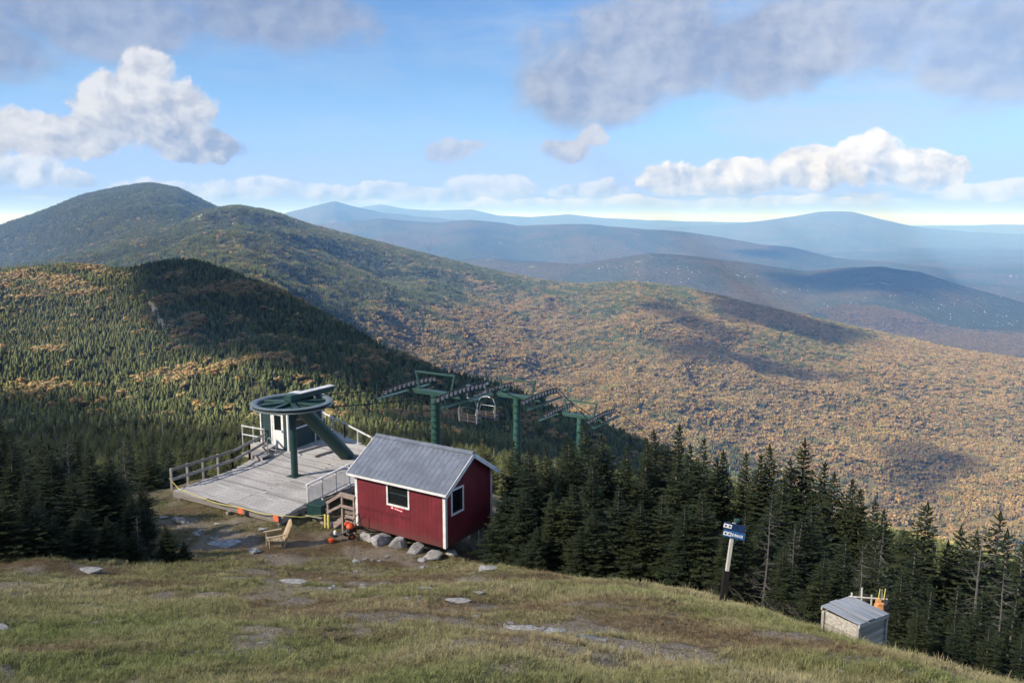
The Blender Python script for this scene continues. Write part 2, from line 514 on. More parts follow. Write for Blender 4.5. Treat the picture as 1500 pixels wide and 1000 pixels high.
# --- patches of the summit meadow, placed from the photograph (pixel, radius along and across in metres)
def patch_mask(x, y, lst):
    m = np.zeros_like(x)
    for px, py, ra, rb, ang, s in lst:
        c = PATCH_C.setdefault((px, py), on_land(px, py))
        ca, sa = math.cos(math.radians(ang)), math.sin(math.radians(ang))
        u = (x - c[0]) * ca + (y - c[1]) * sa
        w = -(x - c[0]) * sa + (y - c[1]) * ca
        m = np.maximum(m, s * (1 - np.sqrt((u / ra) ** 2 + (w / rb) ** 2)))
    return m
PATCH_C = {}
GRAVEL = [(320, 792, 2.2, 1.2, -10, 1), (440, 850, 3.2, 1.0, -12, 1), (560, 862, 2.6, 0.8, -10, 0.8), (800, 925, 1.5, 0.75, -10, 1.2), (950, 955, 1.3, 0.45, -25, 1.0),
          (1090, 985, 1.2, 0.40, -20, 1.1), (560, 812, 2.6, 0.9, -25, 1.0), (690, 838, 1.6, 0.8, 0, 0.7), (640, 885, 2.2, 0.6, -5, 0.6), (130, 830, 1.1, 0.5, 0, 0.9), (260, 768, 1.5, 1.0, 0, 0.9), (520, 838, 2.4, 0.6, -10, 0.8), (700, 897, 1.6, 0.5, -15, 1.0), (880, 938, 1.2, 0.45, -25, 1.0), (1010, 968, 1.1, 0.4, -25, 1.0), (480, 868, 2.0, .5, -5, .7), (600, 874, 2.0, .5, -10, .8), (1180, 1000, 1.1, .4, -25, .9)]
BROWN = [(620, 850, 9, 3.0, -8, 1), (850, 890, 5, 2.0, -15, 1), (1080, 940, 3.5, 1.3, -30, 1), (400, 800, 5, 2.2, 0, 0.9), (560, 900, 4, 1.0, -5, 0.7), (130, 835, 7, 1.2, 0, 0.9), (980, 905, 3, 1.2, -20, .8)]
GREEN = [(120, 930, 4.5, 2.2, 0, 1), (300, 965, 2.6, 1.2, 0, 1), (60, 985, 2.2, 1.0, 0, .9), (1180, 925, 3.5, 1.2, -35, 1), (700, 985, 3, 1.0, 0, 0.7), (230, 738, 1.6, 1.5, 0, 1), (1000, 880, 3, 1.0, -20, 0.8), (440, 950, 3.0, 0.9, 0, .6), (1380, 990, 2.0, 1.0, -40, 1)]
def meadow_masks(x, y):
    n = (fbm(x * 0.9, y * 0.9, 4, 41) - 0.5)
    gravel = sstep(patch_mask(x, y, GRAVEL) + n * 1.6, 0.08, 0.36)
    brown = sstep(patch_mask(x, y, BROWN) + (fbm(x * 0.5, y * 0.9, 4, 43) - 0.5) * 1.9, 0.0, 0.45)
    green = sstep(patch_mask(x, y, GREEN) + (fbm(x * 0.6, y * 0.6, 4, 47) - 0.5) * 1.2, 0.05, 0.7)
    return gravel, brown, green
gm = meadow_masks(gv[:, 0].astype(float), gv[:, 1].astype(float))
add_attr(ground_me, 'patch', 'FLOAT_COLOR', np.stack([gm[0], gm[1], gm[2], np.ones_like(gm[0])], -1))

mat_ground, n, b, _ = material('meadow_soil')
pc = n.coord('Object')
pa = n.attr('patch')
k = n.n.new('ShaderNodeSeparateColor'); n.l.new(pa['Color'], k.inputs[0])
base = n.mix(n.ss(n.noise(pc, 1.6, 6, 0.65), 0.35, 0.65), (0.14, 0.115, 0.06, 1), (0.20, 0.175, 0.095, 1))
base = n.mix(n.ss(n.noise(pc, 22, 4, 0.7), 0.40, 0.70), base, (0.07, 0.055, 0.03, 1))
base = n.mix(n.m('MULTIPLY', k.outputs[1], 0.75), base, n.mix(n.ss(n.noise(pc, 6, 5, 0.7), 0.4, 0.65), (0.10, 0.062, 0.034, 1), (0.165, 0.12, 0.068, 1)))
base = n.mix(n.m('MULTIPLY', k.outputs[2], 0.7), base, n.mix(n.ss(n.noise(pc, 9, 5, 0.7), 0.4, 0.65), (0.07, 0.085, 0.03, 1), (0.15, 0.16, 0.06, 1)))
grv = n.ramp(n.noise(pc, 34, 5, 0.75), [(0.30, (0.125, 0.10, 0.075)), (0.50, (0.25, 0.21, 0.16)), (0.68, (0.42, 0.385, 0.33))])
base = n.mix(n.m('MULTIPLY', k.outputs[0], n.ss(n.noise(pc, 11, 5, 0.7), 0.36, 0.52)), base, grv)
n.l.new(base, b.inputs['Base Color'])
b.inputs['Roughness'].default_value = 0.95
b.inputs['Specular IOR Level'].default_value = 0.15
bump(n, b, n.m('ADD', n.noise(pc, 9, 7, 0.7), n.m('MULTIPLY', n.voro(pc, 26), 0.4)), 0.07, 1.0)
ground = tag(link('ground', ground_me, mat_ground), kind='structure')

def rock_zone(px, py):
    m = np.exp(-(((px - 232 - (py - 470) * 0.42) / 7.0) ** 2 + ((py - 470) / 34.0) ** 2))
    m = np.maximum(m, np.exp(-(((px - 262) / 34.0) ** 2 + ((py - 300 + (px - 262) * .06) / 3.0) ** 2)))
    m = np.maximum(m, 0.8 * np.exp(-(((px - 288 - (py - 320) * -1.4) / 9.0) ** 2 + ((py - 320) / 9.0) ** 2)))
    return m
_f = hv[:, 1] * CP - hv[:, 2] * SP
_f = np.where(_f > 1, _f, 1e9)
hpx, hpy = 750 + FPX * hv[:, 0] / _f, 500 - FPX * (hv[:, 1] * SP + hv[:, 2] * CP) / _f
hz_ = rock_zone(hpx, hpy) * (hv[:, 1] > 300) * (np.hypot(hv[:, 0], hv[:, 1]) > 450)
add_attr(hills_me, 'rock', 'FLOAT', hz_)
_r, _a = np.hypot(hv[:, 0], hv[:, 1]), np.degrees(np.arctan2(hv[:, 0], hv[:, 1]))
add_attr(hills_me, 'beyond', 'FLOAT', sstep(_r, 3650, 3950) * (_a > -11))
mat_hill, n, b, _ = material('forest_floor')
pc = n.coord('Object')
base = n.ramp(n.noise(pc, 0.02, 8, 0.65), [(0.30, (0.06, 0.06, 0.028)), (0.52, (0.10, 0.085, 0.045)), (0.70, (0.135, 0.10, 0.055))])
base = n.mix(n.attr('beyond')['Fac'], base, n.ramp(n.noise(pc, 0.0016, 9, 0.68), [(0.32, (0.026, 0.040, 0.022)), (0.50, (0.046, 0.056, 0.034)), (0.66, (0.075, 0.066, 0.042))]))
base = n.mix(n.ss(n.m('ADD', n.attr('rock')['Fac'], n.m('MULTIPLY_ADD', n.noise(pc, 0.08, 6, 0.7), 0.5, -0.25)), 0.30, 0.6), base, n.ramp(n.noise(pc, 0.05, 6, 0.7), [(0.35, (0.12, 0.115, 0.09)), (0.65, (0.34, 0.32, 0.27))]))
n.l.new(base, b.inputs['Base Color'])
b.inputs['Roughness'].default_value = 1.0
b.inputs['Specular IOR Level'].default_value = 0.0
hills = tag(link('hills', hills_me, mat_hill), kind='structure')

mat_far, n, b, _ = material('far_woodland')
pc = n.coord('Object')
base = n.ramp(n.noise(pc, 0.0011, 9, 0.66), [(0.30, (0.028, 0.044, 0.024)), (0.46, (0.046, 0.056, 0.034)), (0.56, (0.080, 0.068, 0.042)), (0.72, (0.055, 0.066, 0.034))])
base = n.mix(n.ss(n.noise(pc, 0.03, 5, 0.75), 0.45, 0.7), base, (0.035, 0.035, 0.018, 1))
base = n.mix(n.ss(n.noise(pc, 0.0021, 6, 0.7), 0.64, 0.68), base, (0.16, 0.17, 0.07, 1))
n.l.new(base, b.inputs['Base Color'])
b.inputs['Roughness'].default_value = 1.0
b.inputs['Specular IOR Level'].default_value = 0.0
bump(n, b, n.noise(pc, 0.02, 6, 0.7), 30.0, 1.0)
distant = tag(link('distant_hills', dist_me, mat_far), kind='structure')

# ------------------------------------------------------------------ scattering (geometry nodes, only for what cannot be counted)
def scatter(name, pts, yaw, tilt, scl, colr, idx, sources, label, cat):
    me = bpy.data.meshes.new(name)
    N = len(pts)
    me.vertices.add(N)
    me.vertices.foreach_set('co', np.asarray(pts, np.float32).ravel())
    add_attr(me, 'rot', 'FLOAT_VECTOR', np.c_[tilt[:, 0], tilt[:, 1], yaw])
    add_attr(me, 'scl', 'FLOAT_VECTOR', scl)
    add_attr(me, 'col', 'FLOAT_COLOR', np.c_[colr, np.ones(N)])
    add_attr(me, 'idx', 'INT', idx)
    src = bpy.data.collections.new(name + '_sources')
    for i, (sme) in enumerate(sources):
        so = bpy.data.objects.new('%s_%02d' % (name, i), sme)
        src.objects.link(so)
    tree = bpy.data.node_groups.new(name, 'GeometryNodeTree')
    tree.interface.new_socket('Geometry', in_out='INPUT', socket_type='NodeSocketGeometry')
    tree.interface.new_socket('Geometry', in_out='OUTPUT', socket_type='NodeSocketGeometry')
    gi, go = tree.nodes.new('NodeGroupInput'), tree.nodes.new('NodeGroupOutput')
    ci = tree.nodes.new('GeometryNodeCollectionInfo')
    ci.inputs['Collection'].default_value = src
    ci.inputs['Separate Children'].default_value = True
    ci.inputs['Reset Children'].default_value = True
    ip = tree.nodes.new('GeometryNodeInstanceOnPoints')
    ip.inputs['Pick Instance'].default_value = True
    def named(nm, t):
        k = tree.nodes.new('GeometryNodeInputNamedAttribute'); k.data_type = t
        k.inputs['Name'].default_value = nm
        return k.outputs['Attribute']
    L = tree.links
    L.new(gi.outputs[0], ip.inputs['Points'])
    L.new(ci.outputs[0], ip.inputs['Instance'])
    L.new(named('idx', 'INT'), ip.inputs['Instance Index'])
    e2r = tree.nodes.new('FunctionNodeEulerToRotation')
    L.new(named('rot', 'FLOAT_VECTOR'), e2r.inputs[0])
    L.new(e2r.outputs[0], ip.inputs['Rotation'])
    L.new(named('scl', 'FLOAT_VECTOR'), ip.inputs['Scale'])
    L.new(ip.outputs[0], go.inputs[0])
    o = bpy.data.objects.new(name, me)
    COL.objects.link(o)
    md = o.modifiers.new('scatter', 'NODES')
    md.node_group = tree
    tag(o, label, cat, None, 'stuff')
    return o

class Tri:
    """collects triangles and quads for one mesh"""
    def __init__(self):
        self.v, self.f, self.t = [], [], []
    def quad(self, a, b, c, d, tone=0.5):
        i = len(self.v); self.v += [a, b, c, d]; self.f.append((i, i + 1, i + 2, i + 3)); self.t += [tone] * 4
    def tri(self, a, b, c, tone=0.5):
        i = len(self.v); self.v += [a, b, c]; self.f.append((i, i + 1, i + 2)); self.t += [tone] * 3
    def tube(self, pts, rad, sides=6, tone=0.5, cap=True):
        pts = [np.asarray(p, float) for p in pts]
        i0 = len(self.v)
        for k, p in enumerate(pts):
            d = pts[min(k + 1, len(pts) - 1)] - pts[max(k - 1, 0)]
            d = d / (np.linalg.norm(d) + 1e-9)
            u = np.cross(d, [0.31, 0.95, 0.11] if abs(d[2]) > 0.6 else [0, 0, 1.0]); u /= np.linalg.norm(u)
            w = np.cross(d, u)
            for s in range(sides):
                a = 2 * math.pi * s / sides
                self.v.append(p + rad[k] * (math.cos(a) * u + math.sin(a) * w)); self.t.append(tone)
        for k in range(len(pts) - 1):
            for s in range(sides):
                a = i0 + k * sides + s; b2 = i0 + k * sides + (s + 1) % sides
                self.f.append((a, b2, b2 + sides, a + sides))
        if cap:
            self.f.append(tuple(i0 + s for s in range(sides))[::-1])
            self.f.append(tuple(i0 + (len(pts) - 1) * sides + s for s in range(sides)))
        return self
    def mesh(self, name, mat=None, smooth=False):
        me = new_mesh(name, self.v, self.f, smooth)
        add_attr(me, 'tone', 'FLOAT', self.t)
        if mat: me.materials.append(mat)
        return me

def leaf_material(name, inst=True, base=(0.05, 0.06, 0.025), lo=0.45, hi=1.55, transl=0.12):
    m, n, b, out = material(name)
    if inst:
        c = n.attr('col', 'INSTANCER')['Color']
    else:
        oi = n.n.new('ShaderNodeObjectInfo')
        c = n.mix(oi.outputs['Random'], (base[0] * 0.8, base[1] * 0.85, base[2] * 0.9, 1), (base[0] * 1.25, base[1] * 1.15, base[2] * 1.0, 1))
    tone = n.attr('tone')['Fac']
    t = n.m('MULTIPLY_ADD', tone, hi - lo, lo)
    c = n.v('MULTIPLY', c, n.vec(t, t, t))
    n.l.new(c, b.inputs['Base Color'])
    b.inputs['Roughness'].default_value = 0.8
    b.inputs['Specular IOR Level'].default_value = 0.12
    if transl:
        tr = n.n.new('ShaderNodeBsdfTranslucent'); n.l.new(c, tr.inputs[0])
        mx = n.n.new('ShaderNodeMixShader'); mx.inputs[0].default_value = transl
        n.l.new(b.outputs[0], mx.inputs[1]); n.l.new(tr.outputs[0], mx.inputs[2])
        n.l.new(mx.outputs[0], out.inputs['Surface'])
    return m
MAT_INST = leaf_material('forest_leaves')
MAT_GRASS = leaf_material('grass_blades', lo=0.6, hi=1.45, transl=0.25)

def conifer_into(T, rg, tiers, per, off=(0, 0, 0), s=1.0, dt=0.0, drop=0.35):
    """unit-height spruce of kite-shaped boughs"""
    off = np.array(off, float)
    fat = rg.uniform(0.85, 1.2)
    for t in range(tiers):
        z = 0.10 + 0.86 * t / tiers
        R = 0.30 * fat * (1 - z) ** 0.8 * rg.uniform(0.75, 1.2) + 0.012
        for k in range(per):
            a = 2 * math.pi * (k + rg.random() * 0.8) / per
            L = R * rg.uniform(0.65, 1.25)
            w = R * 0.60 * (6 / per) ** 0.6
            d = np.array([math.cos(a), math.sin(a), 0]); q = np.array([-d[1], d[0], 0])
            top = np.array([0, 0, z + 0.09]); tip = d * L + np.array([0, 0, z - L * drop * rg.uniform(0.6, 1.6)])
            mid = d * L * 0.6 + np.array([0, 0, z + 0.0])
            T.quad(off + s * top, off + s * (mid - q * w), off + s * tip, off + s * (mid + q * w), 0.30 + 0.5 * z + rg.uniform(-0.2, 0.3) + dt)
    T.tri(off + s * np.array([0.02, 0, 0.9]), off + s * np.array([-0.012, 0.018, 0.9]), off + s * np.array([0, 0, 1.03]), 0.7 + dt)

def far_conifer(seed, tiers, per):
    rg = random.Random(seed); T = Tri()
    conifer_into(T, rg, tiers, per)
    T.tube([(0, 0, 0), (0, 0, 0.95)], [0.018, 0.004], 4, 0.15)
    return T.mesh('far_conifer', MAT_INST)

def hardwood_into(T, rg, leaves, size, off=(0, 0, 0), s=1.0, dt=0.0):
    off = np.array(off, float)
    lobes = [(rg.uniform(-.18, .18), rg.uniform(-.18, .18), rg.uniform(0.42, 0.80), rg.uniform(0.13, 0.23)) for _ in range(6)]
    for k in range(leaves):
        lx, ly, lz, lr = lobes[k % 6]
        d = np.array([rg.gauss(0, 1), rg.gauss(0, 1), rg.gauss(0.3, 1)]); d /= np.linalg.norm(d)
        c = np.array([lx, ly, lz]) + d * lr * rg.uniform(0.6, 1.05)
        u = np.cross(d, [rg.gauss(0, 1), rg.gauss(0, 1), rg.gauss(0, 1)]); u /= np.linalg.norm(u)
        d2 = d + np.array([rg.gauss(0, .35), rg.gauss(0, .35), rg.gauss(0, .35)])
        w = np.cross(d2, u); w /= np.linalg.norm(w)
        z = size * rg.uniform(0.6, 1.3)
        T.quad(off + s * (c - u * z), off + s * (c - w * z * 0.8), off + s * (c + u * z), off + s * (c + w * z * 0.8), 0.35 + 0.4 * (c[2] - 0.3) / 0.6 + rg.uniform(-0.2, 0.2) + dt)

def far_hardwood(seed, leaves, size):
    rg = random.Random(seed); T = Tri()
    hardwood_into(T, rg, leaves, size)
    T.tube([(0, 0, 0), (0.01, 0.01, 0.5)], [0.018, 0.010], 4, 0.3)
    return T.mesh('far_hardwood', MAT_INST)

def grove(seed, n_con, n_hard, rad):
    """a clump of far trees standing close together"""
    rg = random.Random(seed); T = Tri()
    pts = []
    while len(pts) < n_con + n_hard:
        a, r = rg.uniform(0, 6.28), rad * math.sqrt(rg.random())
        p = (r * math.cos(a), r * math.sin(a))
        if all(math.hypot(p[0] - q[0], p[1] - q[1]) > 0.36 for q in pts) or rg.random() < .02:
            pts.append(p)
    for i, p in enumerate(pts):
        sc = rg.uniform(0.6, 1.25); dt = rg.uniform(-.28, .28)
        if i < n_con:
            conifer_into(T, rg, 5, 5, (p[0], p[1], -.05), sc, dt)
        else:
            hardwood_into(T, rg, 24, 0.15, (p[0], p[1], -.12), sc, dt)
    return T.mesh('grove', MAT_INST)

def far_snag(seed):
    rg = random.Random(seed); T = Tri()
    T.tube([(0, 0, 0), (0.01, 0.0, 0.5), (0.0, 0.01, 1.0)], [0.022, 0.014, 0.003], 5, 0.5)
    for k in range(16):
        z = rg.uniform(0.3, 0.95); a = rg.uniform(0, 6.3); L = 0.14 * (1.1 - z)
        d = np.array([math.cos(a), math.sin(a), rg.uniform(-0.2, 0.4)])
        s = np.array([0, 0, 0.008])
        p = np.array([0, 0, z])
        T.tri(p - s, p + s, p + d * L, 0.5)
    return T.mesh('far_snag', MAT_INST)

SRC_FOREST = [far_conifer(1, 13, 11), far_conifer(2, 14, 10), far_conifer(3, 12, 11), far_hardwood(4, 130, 0.075), far_hardwood(5, 110, 0.085), far_snag(6),
              grove(7, 11, 0, 1.35), grove(8, 9, 1, 1.3), grove(9, 0, 12, 1.3), grove(10, 1, 11, 1.3), grove(11, 6, 4, 1.3)]

def ground_px(x, y, z):
    f = y * CP - z * SP
    u = y * SP + z * CP
    return 750 + FPX * x / f, 500 - FPX * u / f

def forest_points(n, r0, r1, half_az, jitter_seed, az_max=None, az_min=None):
    rg = np.random.default_rng(jitter_seed)
    a = np.radians(rg.uniform(-half_az if az_min is None else az_min, half_az if az_max is None else az_max, n))
    r = np.sqrt(rg.uniform(r0 * r0, r1 * r1, n))
    x, y = r * np.sin(a), r * np.cos(a)
    return x, y, H(x, y), rg

def plant_forest(name, n, r0, r1, half, seed, hmean, near, label, az_max=None, sources=None, az_min=None, tint=1.0):
    x, y, z, rg = forest_points(n, r0, r1, half, seed, az_max, az_min)
    px, py = ground_px(x, y, z)
    keep = (px > -260) & (px < 1760) & (py > 230) & (py < 1200)
    # not on the lift line clearing
    t = (x + 9.98) * 0.53 + (y - 35.6) * 0.848
    u = np.abs((x + 9.98) * 0.848 - (y - 35.6) * 0.53)
    keep &= ~((t > -10) & (t < 170) & (u < 3.0))
    keep &= ~((rock_zone(px, py) > 0.45) & (rg.random(len(x)) < 0.9))
    if near:
        keep &= rg.random(len(x)) < 0.45 + 1.1 * sstep(fbm(x / 38.0, y / 38.0, 3, 88), 0.30, 0.62)
    x, y, z, px, py = x[keep], y[keep], z[keep], px[keep], py[keep]
    N = len(x)
    az = np.degrees(np.arctan2(x, y)); r = np.hypot(x, y)
    # hardwoods take over lower down on the right, pockets elsewhere
    nz = fbm(x / 170.0, y / 170.0, 4, 91); nz2 = fbm(x / 45.0, y / 45.0, 3, 93)
    lowness = np.where(r < 1100, sstep(-z, 115, 300), sstep(-z + 60 * sstep(az, 2, 20), 150, 430))
    hard = np.clip(0.02 + 1.05 * sstep(lowness + (nz - 0.5) * 0.95 + (nz2 - 0.5) * 0.5, 0.30, 0.72), 0, 0.84)
    pocket = sstep(nz2 + (fbm(x / 20.0, y / 20.0, 2, 99) - 0.5) * 0.5, 0.60, 0.76) * sstep(-z, 30, 60) * 0.75
    hard = np.maximum(hard, np.where(r < 1000, pocket, pocket * 0.4))
    hard = np.where((r > 3900) & (az < -10), hard * 0.1, hard)
    hard = hard * (1 - 0.65 * sstep(fbm(x / 330.0 + 7, y / 330.0, 4, 63), 0.54, 0.68) * (r > 1100))
    hard = np.where(r < 330, 0.0, hard)
    is_h = rg.random(N) < hard
    is_s = (~is_h) & (rg.random(N) < (0.10 if near else 0.0))
    c = np.empty((N, 3))
    gsel = rg.random(N)
    con = np.array([0.076, 0.092, 0.036])[None, :] * (0.55 + 0.9 * gsel[:, None]) * (0.8 + 0.5 * nz2[:, None])
    con[:, 0] *= 0.85 + 0.35 * nz
    pal = np.array([[0.200, 0.155, 0.072], [0.190, 0.170, 0.078], [0.175, 0.145, 0.086], [0.155, 0.142, 0.092], [0.205, 0.138, 0.066], [0.120, 0.132, 0.056]])
    pk = np.clip((rg.random(N) * 0.75 + fbm(x / 90.0, y / 90.0, 3, 57) * 0.5 - 0.12) * 6, 0, 5).astype(int)
    pal = 0.55 * pal + 0.45 * pal.mean(0)
    hw = pal[pk] * np.array([1.28, 1.12, 0.98]) * (0.82 + 0.4 * rg.random((N, 1)))
    c[:] = con
    c[is_h] = hw[is_h]
    c[is_s] = np.array([0.20, 0.19, 0.17]) * (0.7 + 0.6 * rg.random((is_s.sum(), 1)))
    c *= tint
    if near:
        idx = np.where(is_h, 3 + (rg.random(N) < 0.5), (rg.random(N) * 3).astype(int))
        idx = np.where(is_s, 5, idx)
    else:
        idx = np.where(is_h, 8 + (rg.random(N) < 0.5), 6 + (rg.random(N) < 0.5))
        idx = np.where(np.abs(hard - 0.5) < 0.3, np.where(rg.random(N) < 0.35, 10, idx), idx)
    hgt = hmean * np.exp(rg.normal(0, 0.36 if near else 0.24, N)) * (0.75 + 0.5 * nz2) * np.where(is_h, 0.95, 1.0)
    hgt = np.clip(hgt, hmean * 0.4, hmean * 1.45)
    wid = hgt * rg.uniform(0.85, 1.35, N) * np.where(is_h, 1.25, 1.0) if near else hgt * rg.uniform(0.9, 1.15, N)
    if not near:
        hgt = wid * 1.45
    pts = np.c_[x, y, z - 0.25]
    tilt = rg.normal(0, 0.04, (N, 2))
    if sources:
        idx = np.where(is_s, len(sources) - 1, (rg.random(N) * (len(sources) - 1)).astype(int))
        wid = hgt * rg.uniform(0.9, 1.2, N)
    return scatter(name, pts, rg.uniform(0, 6.28, N), tilt, np.c_[wid, wid, hgt], c, idx, sources or SRC_FOREST, label, 'forest')

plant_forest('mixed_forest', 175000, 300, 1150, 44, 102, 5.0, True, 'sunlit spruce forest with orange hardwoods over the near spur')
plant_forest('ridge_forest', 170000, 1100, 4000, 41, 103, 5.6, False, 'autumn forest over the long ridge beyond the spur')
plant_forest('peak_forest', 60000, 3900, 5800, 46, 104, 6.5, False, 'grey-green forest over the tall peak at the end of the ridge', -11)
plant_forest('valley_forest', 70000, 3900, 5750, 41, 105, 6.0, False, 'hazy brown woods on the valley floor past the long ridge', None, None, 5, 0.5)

# ------------------------------------------------------------------ building helpers
class MB(Tri):
    def box(self, c, s, rz=0.0, rx=0.0, ry=0.0, tone=0.5):
        M = Euler((rx, ry, rz)).to_matrix()
        i = len(self.v)
        for dx in (-.5, .5):
            for dy in (-.5, .5):
                for dz in (-.5, .5):
                    p = M @ Vector((dx * s[0], dy * s[1], dz * s[2]))
                    self.v.append(np.array([c[0] + p.x, c[1] + p.y, c[2] + p.z])); self.t.append(tone)
        for q in ((0, 1, 3, 2), (4, 6, 7, 5), (0, 4, 5, 1), (2, 3, 7, 6), (0, 2, 6, 4), (1, 5, 7, 3)):
            self.f.append(tuple(i + k for k in q))
        return self
    def beam(self, a, b, w, h, tone=0.5):
        """rectangular bar from a to b"""
        a, b = np.asarray(a, float), np.asarray(b, float)
        d = b - a; L = np.linalg.norm(d); d /= L
        up = np.array([0, 0, 1.0]) if abs(d[2]) < 0.95 else np.array([0, 1.0, 0])
        s = np.cross(d, up); s /= np.linalg.norm(s); u = np.cross(s, d)
        i = len(self.v)
        for p in (a, b):
            for (x, y) in ((-.5, -.5), (.5, -.5), (.5, .5), (-.5, .5)):
                self.v.append(p + s * w * x + u * h * y); self.t.append(tone)
        for q in ((0, 1, 2, 3), (7, 6, 5, 4), (0, 4, 5, 1), (1, 5, 6, 2), (2, 6, 7, 3), (3, 7, 4, 0)):
            self.f.append(tuple(i + k for k in q))
        return self
    def cyl(self, a, b, r, sides=14, r2=None):
        self.tube([a, b], [r, r if r2 is None else r2], sides)
        return self
    def lathe(self, prof, sides=32, c=(0, 0, 0), closed=True):
        i = len(self.v); m = len(prof)
        for s in range(sides):
            a = 2 * math.pi * s / sides
            for r, z in prof:
                self.v.append(np.array([c[0] + r * math.cos(a), c[1] + r * math.sin(a), c[2] + z])); self.t.append(0.5)
        for s in range(sides):
            for k in range(m if closed else m - 1):
                a = i + s * m + k; b = i + s * m + (k + 1) % m
                c2 = i + ((s + 1) % sides) * m + (k + 1) % m; d = i + ((s + 1) % sides) * m + k
                self.f.append((a, d, c2, b))
        return self
    def prism(self, poly, y0, y1):
        """polygon in x,z pushed from y0 to y1"""
        i = len(self.v); m = len(poly)
        for y in (y0, y1):
            for x, z in poly:
                self.v.append(np.array([x, y, z])); self.t.append(0.5)
        self.f.append(tuple(range(i, i + m))); self.f.append(tuple(range(i + 2 * m - 1, i + m - 1, -1)))
        for k in range(m):
            a, b = i + k, i + (k + 1) % m
            self.f.append((a, a + m, b + m, b))
        return self
    def make(self, name, mat, parent=None, bevel=0.0, smooth=False, loc=None):
        me = new_mesh(name, self.v, self.f)
        bm = bmesh.new(); bm.from_mesh(me)
        bmesh.ops.recalc_face_normals(bm, faces=bm.faces)
        if bevel:
            bmesh.ops.bevel(bm, geom=[e for e in bm.edges if len(e.link_faces) == 2 and e.calc_face_angle() > 0.6], offset=bevel, segments=1, affect='EDGES', clamp_overlap=True)
        bm.to_mesh(me); bm.free()
        if smooth:
            for p in me.polygons: p.use_smooth = True
            try:
                me.set_sharp_from_angle(angle=math.radians(40))
            except Exception:
                pass
        return link(name, me, mat, parent, loc)

def empty(name, loc, rz=0.0, label=None, cat=None, group=None):
    o = bpy.data.objects.new(name, None)
    COL.objects.link(o)
    o.location = loc; o.rotation_euler = (0, 0, rz); o.empty_display_size = 0.3
    return tag(o, label, cat, group)

def copy_tree(o, parent=None):
    c = o.copy(); COL.objects.link(c); c.parent = parent
    for ch in list(o.children):
        copy_tree(ch, c)
    return c

# ------------------------------------------------------------------ materials
def painted(name, c1, rough=0.55, wear=0.25, scale=3.0, dirt=(0.10, 0.09, 0.07), metal=0.0, bmp=0.004):
    m, n, b, _ = material(name)
    p = n.coord('Object')
    c = n.mix(n.ss(n.noise(p, scale, 6, 0.65), 0.35, 0.7), (*[v * 0.82 for v in c1], 1), (*[min(1, v * 1.12) for v in c1], 1))
    st = n.noise(n.v('MULTIPLY', p, (9, 9, 1.1)), 1.0, 5, 0.65)
    c = n.mix(n.m('MULTIPLY', n.ss(st, 0.52, 0.75), wear), c, (*dirt, 1))
    n.l.new(c, b.inputs['Base Color'])
    n.put(b.inputs['Roughness'], n.ss(n.noise(p, scale * 4, 4, 0.6), 0.3, 0.7, rough - 0.1, rough + 0.15))
    b.inputs['Metallic'].default_value = metal
    bump(n, b, n.noise(p, 30, 4, 0.6), bmp)
    return m

def wood(name, c_lo, c_hi, axis='x', dark=(0.06, 0.05, 0.04), grain=26.0):
    m, n, b, _ = material(name)
    p = n.coord('Object')
    sc = {'x': (1.2, grain, grain), 'y': (grain, 1.2, grain), 'z': (grain, grain, 1.2)}[axis]
    gr = n.noise(n.v('MULTIPLY', p, sc), 1.0, 5, 0.65)
    oi = n.n.new('ShaderNodeObjectInfo')
    c = n.mix(n.ss(gr, 0.32, 0.68), (*c_lo, 1), (*c_hi, 1))
    rnd = oi.outputs['Random']
    c = n.mix(n.m('MULTIPLY', n.ss(rnd, 0.55, 1.0), 0.55), c, (*[v * 0.55 for v in c_lo], 1))
    c = n.mix(n.m('MULTIPLY', n.ss(n.noise(p, 1.7, 6, 0.7), 0.55, 0.75), 0.6), c, (*dark, 1))
    n.l.new(c, b.inputs['Base Color'])
    b.inputs['Roughness'].default_value = 0.85
    b.inputs['Specular IOR Level'].default_value = 0.2
    bump(n, b, gr, 0.006)
    return m

M = {}
M['red'] = painted('red_board_paint', (0.135, 0.012, 0.020), 0.55, 0.35, 1.6, (0.055, 0.010, 0.014))
def red_siding():
    m, n, b, _ = material('red_board_siding')
    p = n.coord('Object')
    x, y, z = n.xyz(p)
    c = n.mix(n.ss(n.noise(p, 1.3, 7, 0.65), 0.35, 0.7), (0.125, 0.011, 0.018, 1), (0.185, 0.019, 0.030, 1))
    st = n.noise(n.v('MULTIPLY', p, (7, 7, 0.8)), 1.0, 6, 0.65)
    c = n.mix(n.m('MULTIPLY', n.ss(st, 0.52, 0.75), 0.45), c, (0.07, 0.012, 0.017, 1))
    low = n.ss(n.m('ADD', z, n.m('MULTIPLY', n.noise(p, 3.0, 5, 0.7), -0.6)), -0.25, 0.15)
    c = n.mix(n.m('MULTIPLY', n.m('SUBTRACT', 1.0, low), 0.5), c, (0.10, 0.05, 0.04, 1))
    n.l.new(c, b.inputs['Base Color'])
    b.inputs['Roughness'].default_value = 0.62
    gx = n.m('PINGPONG', n.m('ADD', x, y), 0.102)
    groove = n.ss(gx, 0.0, 0.012)
    bump(n, b, n.m('ADD', groove, n.m('MULTIPLY', n.noise(n.v('MULTIPLY', p, (30, 30, 2)), 1.0, 4, 0.6), 0.25)), 0.007)
    return m
M['red'] = red_siding()
M['white'] = painted('white_trim_paint', (0.78, 0.78, 0.77), 0.5, 0.25, 3, (0.42, 0.40, 0.37))
M['grate'] = painted('pale_rail_paint', (0.56, 0.57, 0.59), 0.6, 0.5, 3, (0.25, 0.25, 0.26))
